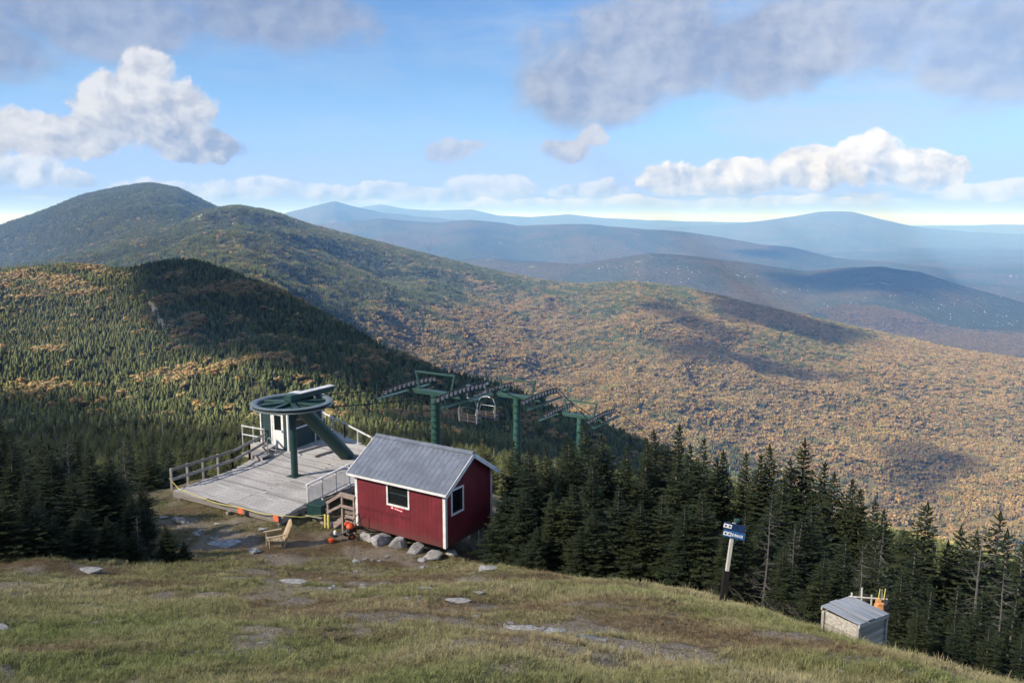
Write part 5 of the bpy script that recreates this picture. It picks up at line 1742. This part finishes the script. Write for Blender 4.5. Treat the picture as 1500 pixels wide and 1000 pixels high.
# ------------------------------------------------------------------ orange string trimmer by the stair
tp_ = put_on_land(503, 790)
tm = empty('wheeled_trimmer', (tp_[0], tp_[1], tp_[2]), math.radians(35), 'orange and black wheeled trimmer leaning by the shed boulders', 'machine')
tm.scale = (1.08, 1.08, 1.08)
mb = MB(); mb.lathe([(.0, .0), (.13, .02), (.16, .08), (.13, .17), (.05, .22), (.0, .22)], 18, closed=False).make('engine_cover', M['orange'], tm, smooth=True, loc=(.28, 0, .34))
MB().box((.30, 0, .30), (.30, .26, .16)).make('engine', M['black'], tm, bevel=.03)
MB().box((.22, .14, .50), (.22, .12, .13)).make('fuel_tank', M['orange'], tm, bevel=.035)
T = MB(); T.tube([(.25, 0, .32), (-.20, 0, .20), (-.42, 0, .13)], [.03] * 3, 8); T.make('shaft', M['galv'], tm, smooth=True)
MB().lathe([(.03, -.03), (.13, -.03), (.13, .05), (.03, .09)], 18, c=(-.46, 0, .08)).make('trimmer_head', M['orange'], tm, smooth=True)
MB().box((-.36, 0, .24), (.24, .26, .05), 0, 0, .25).make('guard', M['black'], tm, bevel=.02)
MB().box((-.30, 0, .33), (.10, .12, .16)).make('head_casing', M['print'], tm, bevel=.03)
for s in (-1, 1):
    T = MB(); T.tube([(.22, s * .20, .13), (.22, s * .25, .13)], [.13, .13], 18); wo_ = T.make('wheel', M['black'], tm, smooth=True)
    T = MB(); T.tube([(.22, s * .19, .13), (.22, s * .26, .13)], [.06, .06], 12); T.make('hub_cap', M['orange'], wo_, smooth=True)
    T = MB(); T.tube([(.30, s * .12, .35), (.60, s * .20, .70), (.78, s * .22, .78)], [.016] * 3, 7); T.make('handle_bar', M['black'], tm, smooth=True)
MB().cyl((.22, -.2, .13), (.22, .2, .13), .018, 8).make('axle', M['galv'], tm, smooth=True)

# ------------------------------------------------------------------ rope with flags along the deck
fa = [atZ(248, 700, DZ + .45), atZ(262, 716, DZ + .06), atZ(318, 737, DZ + .02), atZ(352, 743, DZ + .10), atZ(378, 751, DZ + .07), atZ(404, 754, DZ + .10), atZ(440, 757, DZ - .02)]
fe = shed.matrix_basis @ Vector((xe - .08, LY0 - .1, .10))
fa.append(np.array([fe.x, fe.y, fe.z]))
base = fa[0].copy()
ro2 = empty('flag_rope', tuple(base), 0, 'yellow rope with orange flags strung along the deck front', 'rope')
T = MB(); T.tube([p - base for p in fa], [.014] * len(fa), 6); T.make('rope', M['yellow'], ro2, smooth=True)
for k, (i0, tn) in enumerate(((3, 0), (5, 0))):
    p = fa[i0] - base
    MB().box((p[0], p[1] - .03, p[2] - .13), (.27, .012, .24), rz=RZ + .1).make('flag', M['flag'], ro2)

# ------------------------------------------------------------------ trail sign
sp_ = put_on_land(1057, 884)
sg = empty('trail_sign', (sp_[0], sp_[1], sp_[2]), 0, 'leaning grey post with navy and blue trail sign boards', 'sign')
dpt = sp_[1] * CP - sp_[2] * SP
k_ = dpt / FPX
H_t = 112 * k_ / .90
lean = 13 * k_
MB().beam((0, 0, -.3), (lean * .42, 0, H_t * .42), .15, .14).make('post_base', M['darkpost'], sg, bevel=.01)
MB().beam((lean * .42, -.02, H_t * .40), (lean, -.02, H_t), .085, .08).make('post', M['postwood'], sg, bevel=.008)
BWm = 31 * k_
def board(z, hgt, mat, name):
    return MB().box((lean - .01, -.095, z), (BWm, .025, hgt), rx=0, ry=.17, rz=-.22).make(name, mat, sg, bevel=.006)
bh = 10.5 * k_
b1 = board(H_t - bh * .45, bh, M['navy'], 'upper_board')
b2 = board(H_t - bh * 1.55, bh * 1.02, M['blue'], 'lower_board')
def badge(bo, x, z, s, zc, inner):
    Mx = Euler((0, .17, -.22)).to_matrix()
    for (sx, sz, yy, mt, nm) in ((s, s, -.0145, M['print'], 'badge'), (s * .45, s * .45, -.0185, inner, 'badge_mark')):
        c = Mx @ Vector((x * BWm, yy, z * bh))
        MB().box((lean - .01 + c.x, -.095 + c.y, zc + c.z), (sx, .006, sz), rz=-.22, ry=.17).make(nm, mt, bo)
zc1, zc2 = H_t - bh * .45, H_t - bh * 1.55
badge(b1, -.40, .0, bh * .55, zc1, M['navy']); badge(b1, -.22, .0, bh * .55, zc1, M['navy'])
badge(b2, -.40, .0, bh * .55, zc2, M['blue']); badge(b2, -.22, .0, bh * .55, zc2, M['blue'])
MB().box((lean + .13, -.125, zc1 - .028), (BWm * .34, .006, bh * .16), rz=-.22, ry=.17).make('arrow_shaft', M['print'], b1)
MB().box((lean + .13 + BWm * .13, -.15, zc1 - .055), (BWm * .10, .006, bh * .42), rz=-.22, ry=.17 + .78).make('arrow_head', M['print'], b1)
rgs = random.Random(2)
Mx = Euler((0, .17, -.22)).to_matrix()
for k in range(9):
    c = Mx @ Vector(((-.07 + k * .055) * BWm, -.0145, 0))
    MB().box((lean - .01 + c.x, -.095 + c.y, zc2 + c.z), (BWm * rgs.uniform(.018, .036), .005, bh * rgs.uniform(.28, .5)), rz=-.22, ry=.17).make('letter', M['print'], b2)
MB().lathe([(.02, 0), (.075, .01), (.075, .07), (.02, .09)], 14, c=(lean + .06, -.02, H_t + .02)).make('post_cap', M['tower'], sg, smooth=True)

# ------------------------------------------------------------------ wooden storage box
bt = atZ(1257, 913, -6.95)
box = empty('wooden_box', (bt[0], bt[1], -7.55), math.radians(33), 'weathered plank storage box with flat lid at the grass edge', 'box')
bl_, bd_, bhh = .80, .66, .56
for k in range(4):
    z = -.40 + (bhh + .40) * (k + .5) / 4; hh_ = (bhh + .40) / 4 - .012
    for yy in (.0, bd_):
        MB().box((bl_ / 2, yy, z), (bl_, .03, hh_)).make('plank', M['boxwood'], box, bevel=.004)
    for xx in (.016, bl_ - .016):
        MB().box((xx, bd_ / 2, z), (.03, bd_ - .034, hh_)).make('plank', M['boxwood'], box, bevel=.004)
for (xx, yy) in ((-.012, -.020), (bl_ + .012, -.020), (-.012, bd_ + .020)):
    MB().box((xx, yy, bhh / 2 - .2), (.05, .05, bhh + .39)).make('corner_post', M['boxwood'], box, bevel=.004)
lid = MB().box((0, 0, -.02), (bl_ - .02, bd_ - .02, .012)).make('lid', M['boxwood'], box)
lid.location = (bl_ / 2, bd_ / 2, bhh + .040)
lid.rotation_euler = (.03, .05, 0)
for k in range(4):
    MB().box((0, 0, 0), (bd_ + .12, .205, .026)).make('plank', M['lidwood'], lid, bevel=.004, loc=(-.33 + k * .22 + (.006 if k else 0), 0, (0.020 if k == 1 else 0)))
for c_ in lid.children:
    c_.rotation_euler = (0, 0, math.pi / 2)
for x in (-bd_ / 2 - .045, bd_ / 2 + .045):
    MB().box((0, x, -.042), (bl_ + .08, .035, .055)).make('batten', M['boxwood'], lid, bevel=.004)

# tool rack with an orange bag behind the box
tr0 = on_land(1283, 930)
tb = box.matrix_basis @ Vector((.95, .45, 0))
tz = H1(tb.x, tb.y)
tr = empty('post_rack', (tb.x, tb.y, tz), math.radians(-15), 'small rack of grey stakes behind the wooden box', 'rack')
for k in range(4):
    hk = 1.05 + .12 * (k % 2)
    MB().cyl((-.25 + k * .17, .03 * (k % 2), -.1), (-.27 + k * .17, .02, hk), .016, 7).make('stake', M['postwood'], tr, smooth=True)
MB().cyl((-.32, .0, .98), (.34, .02, 1.0), .014, 7).make('cross_rod', M['postwood'], tr, smooth=True)
bag = empty('orange_bag', (tb.x + .20, tb.y - .08, tz + .95), 0, 'orange and brown cloth bag hung on the grey stakes', 'bag')
v = IV.copy(); v = v * np.array([.10, .06, .17]) * (1 + (fbm(IV[:, 0] * 3 + IV[:, 2], IV[:, 1] * 3 + IV[:, 2] * 2, 3, 8) - .5)[:, None] * .9)
v[:, 2] -= .12
link('cloth', new_mesh('cloth', v, IF, True), M['tan'], bag)
v = IV.copy(); v = v * np.array([.08, .06, .11]) * (1 + (fbm(IV[:, 0] * 3 + 5, IV[:, 1] * 3 + IV[:, 2] * 2, 3, 9) - .5)[:, None] * .8) + np.array([.10, -.03, -.05])
link('flap', new_mesh('flap', v, IF, True), M['black'], bag)
for s in (-.04, .06):
    MB().cyl((s, 0, 0), (s + .02, 0, .26), .008, 6).make('strap', M['yellow'], bag, smooth=True)

# ------------------------------------------------------------------ far houses in the valley
hw_m = painted('far_house_wall', (0.55, 0.55, 0.54), .8, .1, .05)
hr_m = painted('far_house_roof', (0.30, 0.30, 0.31), .6, .1, .05)
hwall = MB().box((0, 0, 4), (26, 15, 8)).prism([(-13, 8), (13, 8), (13, 8.01), (-13, 8.01)], -7.5, 7.5)
house_w = MB().box((0, 0, 3.5), (24, 14, 9))
mw = new_mesh('wall', house_w.v, house_w.f); mw.materials.append(hw_m)
hr_ = MB(); i = 0
hr_.v = [np.array(p) for p in ((-13, -8.5, 8.02), (13, -8.5, 8.02), (13, 8.5, 8.02), (-13, 8.5, 8.02), (-13, 0, 13), (13, 0, 13))]; hr_.t = [.5] * 6
hr_.f = [(0, 1, 5, 4), (2, 3, 4, 5), (0, 4, 3), (1, 2, 5), (3, 2, 1, 0)]
mr = new_mesh('roof', hr_.v, hr_.f); mr.materials.append(hr_m)
rgh = random.Random(9)
def house(px, py, s, lb):
    p = on_land(px, py, 2800)
    if p is None or p[1] < 3000 or p[1] > 16000:
        return
    o = empty('house', (p[0], p[1], p[2]), rgh.uniform(0, 3.1), 'tiny pale house ' + lb, 'house', 'far houses ' + lb)
    o.scale = (s * .27, s * .27, s * .27)
    link('wall', mw, None, o); link('roof', mr, None, o)
for (cx, cy, rx, ry, nn_, s, lb) in ((905, 394, 28, 6, 12, 1.0, 'on the near end of the middle hill'), (985, 402, 55, 12, 26, 1.0, 'on the broad flank of the middle hill'), (1000, 373, 8, 2, 3, 1.3, 'on the very top of the middle hill'),
                                 (1160, 425, 30, 8, 12, .9, 'in the fields before the dark knoll'), (1430, 455, 60, 22, 34, .8, 'on the valley floor past the dark knoll'), (1340, 440, 50, 12, 12, .8, 'at the foot of the dark knoll'), (1480, 470, 30, 10, 10, .8, 'low in the valley above the long ridge'),
                                 (800, 358, 12, 5, 6, 1.4, 'on the far ridge beyond the middle hill'), (1090, 403, 30, 4, 6, 1.3, 'in the pale fields between hill and knoll'), (1250, 440, 60, 10, 10, .8, 'in the woods before the dark knoll'), (1490, 405, 12, 3, 4, 1.8, 'far out on the plain behind the knoll')):
    for k in range(nn_):
        house(cx + rgh.uniform(-rx, rx), cy + rgh.uniform(-ry, ry), s * rgh.uniform(.7, 1.35), lb)
#print('BOX', tuple(box.location), ground_px(*box.location), 'SIGN', ground_px(*sg.location), 'TERM', ground_px(*bw.location))
# ------------------------------------------------------------------ grass
def tuft(seed, nbl, hmin, hmax, spread, lean):
    rg = random.Random(seed); T = Tri()
    for k in range(nbl):
        a = rg.uniform(0, 6.28); rr = spread * math.sqrt(rg.random())
        p = np.array([rr * math.cos(a), rr * math.sin(a), -0.02])
        h = rg.uniform(hmin, hmax); a2 = a + rg.uniform(-1.2, 1.2)
        d = np.array([math.cos(a2), math.sin(a2), 0]); s = np.array([-d[1], d[0], 0]) * rg.uniform(0.003, 0.0055)
        l = lean * rg.uniform(0.3, 1.5)
        p1 = p + np.array([0, 0, h * .55]) + d * h * l * .3
        p2 = p + np.array([0, 0, h * (1 - .35 * l)]) + d * h * l
        tn = rg.uniform(.1, .75)
        T.quad(p - s, p + s, p1 + s * .8, p1 - s * .8, tn)
        T.tri(p1 - s * .8, p1 + s * .8, p2, min(1, tn + .2))
    return T.mesh('grass_tuft', MAT_GRASS)
SRC_GRASS = [tuft(1, 26, .05, .13, .11, .6), tuft(2, 30, .04, .10, .12, .9), tuft(3, 18, .10, .24, .07, .5), tuft(4, 24, .03, .08, .13, 1.1), tuft(5, 9, .18, .34, .06, .45)]
rg = np.random.default_rng(3)
NG = 210000
a = np.radians(rg.uniform(-46, 46, NG)); r = np.exp(rg.uniform(math.log(4.2), math.log(38), NG))
keep = rg.random(NG) < np.clip((r / 15.0) ** 0.55, 0.3, 1.0)
a, r = a[keep], r[keep]
x, y = r * np.sin(a), r * np.cos(a)
gr, br, gn = meadow_masks(x, y)
nn = fbm(x * 1.6, y * 1.6, 3, 61)
keep = (rg.random(len(x)) > gr * 0.95) & (rg.random(len(x)) > br * 0.5) & (nn > 0.25)
for (rx_, ry_, rs_) in ROCK_AT:
    keep &= np.hypot(x - rx_, y - ry_) > rs_ * rg.uniform(0.75, 1.15, len(x))
x, y, gr, br, gn = x[keep], y[keep], gr[keep], br[keep], gn[keep]
rr = np.hypot(x, y); N = len(x)
z = H(x, y)
straw = np.array([0.350, 0.310, 0.175]); olive = np.array([0.235, 0.230, 0.105]); brn = np.array([0.240, 0.175, 0.105]); grn = np.array([0.185, 0.220, 0.078]); rus = np.array([0.180, 0.105, 0.070])
c = olive[None, :] * np.ones((N, 1))
w = sstep(fbm(x * .7, y * .7, 4, 71) + rg.normal(0, .10, N), .38, .66)[:, None]; c = c * (1 - w) + straw * w
w = (br * np.clip(rg.normal(.75, .2, N), 0, 1))[:, None]; c = c * (1 - w) + brn * w
w = (gn * np.clip(rg.normal(.7, .2, N), 0, 1))[:, None]; c = c * (1 - w) + grn * w
w = (sstep(fbm(x * .55, y * .9, 3, 73), .60, .74) * br * .8)[:, None]; c = c * (1 - w) + rus * w
c *= (0.75 + 0.5 * rg.random((N, 1)))
u_ = rg.random(N)
idx = np.where(u_ < .42, 0, np.where(u_ < .72, 1, np.where(u_ < .84, 2, np.where(u_ < .985, 3, 4))))
tallz = sstep(fbm(x * .45, y * .45, 3, 83), .5, .68) * sstep(18 - rr, -6, 6)
idx = np.where(rg.random(N) < tallz * .3, 2, idx)
sc = (0.42 + 0.5 * rg.random(N)) * (0.75 + 0.45 * sstep(rr, 6, 20)) * (1 - 0.35 * br)
scatter('meadow_grass', np.c_[x, y, z], rg.uniform(0, 6.28, N), rg.normal(0, .12, (N, 2)), np.c_[sc, sc, sc * rg.uniform(.7, 1.25, N)], c, idx, SRC_GRASS, 'short matted autumn grass over the sloping summit clearing', 'grass')

# ------------------------------------------------------------------ clouds out of view, outlined from the shade wanted on the summit and ridges
mat_cloud, n, b, out = material('cloud_vapour')
pc = n.coord('Object')
edge = n.attr('edge')['Fac']
nz = n.noise(pc, 0.012, 6, 0.65)
dens = n.m('MULTIPLY', n.ss(n.m('ADD', edge, n.m('MULTIPLY_ADD', nz, 1.3, -0.72)), 0.02, 0.75), n.attr('thick')['Fac'])
b.inputs['Base Color'].default_value = (0.9, 0.9, 0.92, 1)
b.inputs['Roughness'].default_value = 1.0
b.inputs['Specular IOR Level'].default_value = 0.0
tl = n.n.new('ShaderNodeBsdfTranslucent'); tl.inputs[0].default_value = (0.9, 0.9, 0.92, 1)
mx = n.n.new('ShaderNodeMixShader'); mx.inputs[0].default_value = 0.5
n.l.new(b.outputs[0], mx.inputs[1]); n.l.new(tl.outputs[0], mx.inputs[2])
tp = n.n.new('ShaderNodeBsdfTransparent')
mx2 = n.n.new('ShaderNodeMixShader')
n.l.new(dens, mx2.inputs[0]); n.l.new(tp.outputs[0], mx2.inputs[1]); n.l.new(mx.outputs[0], mx2.inputs[2])
n.l.new(mx2.outputs[0], out.inputs['Surface'])

def cloud(ground_poly, alt, cell, lump, thick, label, seed, soft=4.0, grow=0.0):
    """closed lumpy cloud whose shadow falls on the given patch of land"""
    q = []
    for p in ground_poly:
        t = (alt - p[2]) / S[2]
        q.append((p[0] + S[0] * t, p[1] + S[1] * t))
    q = np.array(q)
    x0, y0 = q.min(0) - cell * (2 + grow); x1, y1 = q.max(0) + cell * (2 + grow)
    nx, ny = int((x1 - x0) / cell) + 1, int((y1 - y0) / cell) + 1
    gx, gy = np.meshgrid(np.linspace(x0, x1, nx), np.linspace(y0, y1, ny), indexing='ij')
    ins = np.zeros(gx.shape, bool); dist = np.full(gx.shape, 1e9)
    for (ax, ay), (bx_, by_) in zip(q, np.roll(q, -1, 0)):
        c = ((ay > gy) != (by_ > gy)) & (gx < (bx_ - ax) * (gy - ay) / (by_ - ay + 1e-12) + ax)
        ins ^= c
        ex, ey = bx_ - ax, by_ - ay
        t = np.clip(((gx - ax) * ex + (gy - ay) * ey) / (ex * ex + ey * ey), 0, 1)
        dist = np.minimum(dist, np.hypot(gx - ax - t * ex, gy - ay - t * ey))
    sd = np.where(ins, dist, -dist) + grow * cell + (fbm(gx / (cell * 5), gy / (cell * 5), 3, seed) - 0.5) * cell * 3
    e = np.clip(sd / (cell * soft), 0, 1)
    top = alt + lump * (0.15 + 0.85 * np.sqrt(e)) * (0.5 + fbm(gx / (cell * 4), gy / (cell * 4), 4, seed + 3)) * (sd > 0)
    bot = alt - lump * 0.12 * (0.5 + fbm(gx / (cell * 4), gy / (cell * 4), 3, seed + 8)) * np.sqrt(e)
    use = sd > 0
    idt = -np.ones(gx.shape, int); idt[use] = np.arange(use.sum())
    nt = int(use.sum())
    v = np.r_[np.c_[gx[use], gy[use], top[use]], np.c_[gx[use], gy[use], bot[use]]]
    a, b2, c2, d2 = idt[:-1, :-1], idt[1:, :-1], idt[1:, 1:], idt[:-1, 1:]
    ok = (a >= 0) & (b2 >= 0) & (c2 >= 0) & (d2 >= 0)
    ft = np.stack([a[ok], b2[ok], c2[ok], d2[ok]], -1)
    f = np.r_[ft, ft[:, ::-1] + nt]
    cen = v.mean(0)
    me = new_mesh('cloud', v - cen, f, True)
    add_attr(me, 'edge', 'FLOAT', np.r_[e[use], e[use]])
    add_attr(me, 'thick', 'FLOAT', np.full(2 * nt, thick))
    o = link('cloud', me, mat_cloud, None, cen)
    return tag(o, label, 'cloud', None, None)

def land(pxl):
    out = []
    for px, py in pxl:
        p = on_land(px, py, 60.0)
        if p is not None:
            out.append(p)
    return out
def gp(lst):
    return [np.array([x, y, H1(x, y)]) for x, y in lst]

left_edge = land([(-60, 572), (40, 572), (100, 578), (160, 592), (230, 612), (300, 636), (360, 654)])
cloud(gp([(-560, 330), (-330, 300)]) + left_edge + gp([(-20, 76), (0, 66), (50, 74), (105, 60), (140, 0), (95, -90), (0, -190), (-320, -190), (-600, 60)]), 1150, 22, 40, 0.47, 'grey cloud overhead that shades the summit clearing', 1)
cloud(gp([(-420, 330), (-300, 300)]) + left_edge + gp([(-45, 62), (-70, 40), (-200, 40), (-420, 120)]), 1290, 16, 24, 0.55, 'small unseen cloud added to deepen shade on the wood left of the deck', 10, 3)  # second cloud added here, as the first leaves this slope half lit
# the spur's far flank
cr = LAYERS[0][0]
def crest_pt(px_list, beyond):
    out = []
    for px in px_list:
        a = (px - 750) / FPX
        k = np.argmin(np.abs(cr[:, 0] / cr[:, 1] - a / 1.0))
        p = cr[k]; q = p * (1 + beyond / np.hypot(p[0], p[1]))
        out.append(np.array([q[0], q[1], p[2]]))
    return out
band = land([(196, 398), (214, 440), (238, 488), (262, 508), (330, 522), (430, 552)]) + crest_pt([560, 640, 720, 800, 940], -165) + crest_pt([1100], -60) + crest_pt([940, 800, 720, 640, 560, 450, 380, 300, 265, 225], 80)
cloud(band, 1150, 12, 14, 0.94, 'long cloud bank shading the near spur', 2, 4, 2.2)
cloud(land([(1040, 440), (1110, 440), (1190, 468), (1270, 488), (1282, 506), (1230, 510), (1150, 488), (1060, 470)]), 1150, 22, 18, 0.62, 'small cloud shading the crest of the long ridge', 3, 7, 2.5)
cloud(land([(960, 500), (1010, 495), (1100, 520), (1180, 540), (1260, 556), (1200, 556), (1090, 538), (985, 530)]), 1150, 18, 14, 0.55, 'cloud streak shading the middle of the long ridge', 4, 7, 3)
cloud(land([(1300, 655), (1350, 650), (1440, 672), (1460, 695), (1400, 712), (1330, 735), (1300, 705)]), 1150, 14, 10, 0.42, 'little cloud shading the hardwood slope', 5, 7, 2.5)
cloud(land([(940, 450), (975, 440), (1090, 500), (1060, 506), (1000, 482)]), 1150, 16, 10, 0.4, 'thin cloud wisp shading the ridge', 6, 6, 3)
cloud(land([(1120, 398), (1200, 402), (1290, 391), (1380, 400), (1412, 430), (1330, 442), (1230, 428), (1140, 416)]), 3000, 80, 60, 0.75, 'cloud shading the wooded knoll in the valley', 7, 5, 2)
cloud(land([(1030, 362), (1100, 360), (1210, 374), (1240, 382), (1150, 384), (1060, 372)]), 4200, 160, 120, 0.9, 'cloud shading the end of the far ridge', 8)
cloud(land([(440, 318), (480, 302), (520, 310), (640, 330), (760, 345), (700, 352), (560, 335)]), 7000, 300, 200, 0.6, 'broad cloud shading the far blue ridge', 9)

# ------------------------------------------------------------------ haze
me = bpy.data.meshes.new('haze')
bm = bmesh.new(); bmesh.ops.create_cube(bm, size=1.0); bm.to_mesh(me); bm.free()
hz = link('haze', me)
hz.location = (0, 0, -200)
hz.scale = (230000, 230000, 1400)
tag(hz, 'thin blue autumn haze lying over the valley and far ridges', 'haze', None, 'stuff')
m = bpy.data.materials.new('haze_air'); m.use_nodes = True
nt = m.node_tree; nt.nodes.clear()
pv = nt.nodes.new('ShaderNodeVolumePrincipled')
pv.inputs['Color'].default_value = (0.18, 0.42, 1.0, 1)
pv.inputs['Absorption Color'].default_value = (1, 1, 1, 1)
pv.inputs['Density'].default_value = 7.0e-5
pv.inputs['Anisotropy'].default_value = 0.0
ou = nt.nodes.new('ShaderNodeOutputMaterial')
nt.links.new(pv.outputs[0], ou.inputs['Volume'])
me.materials.append(m)
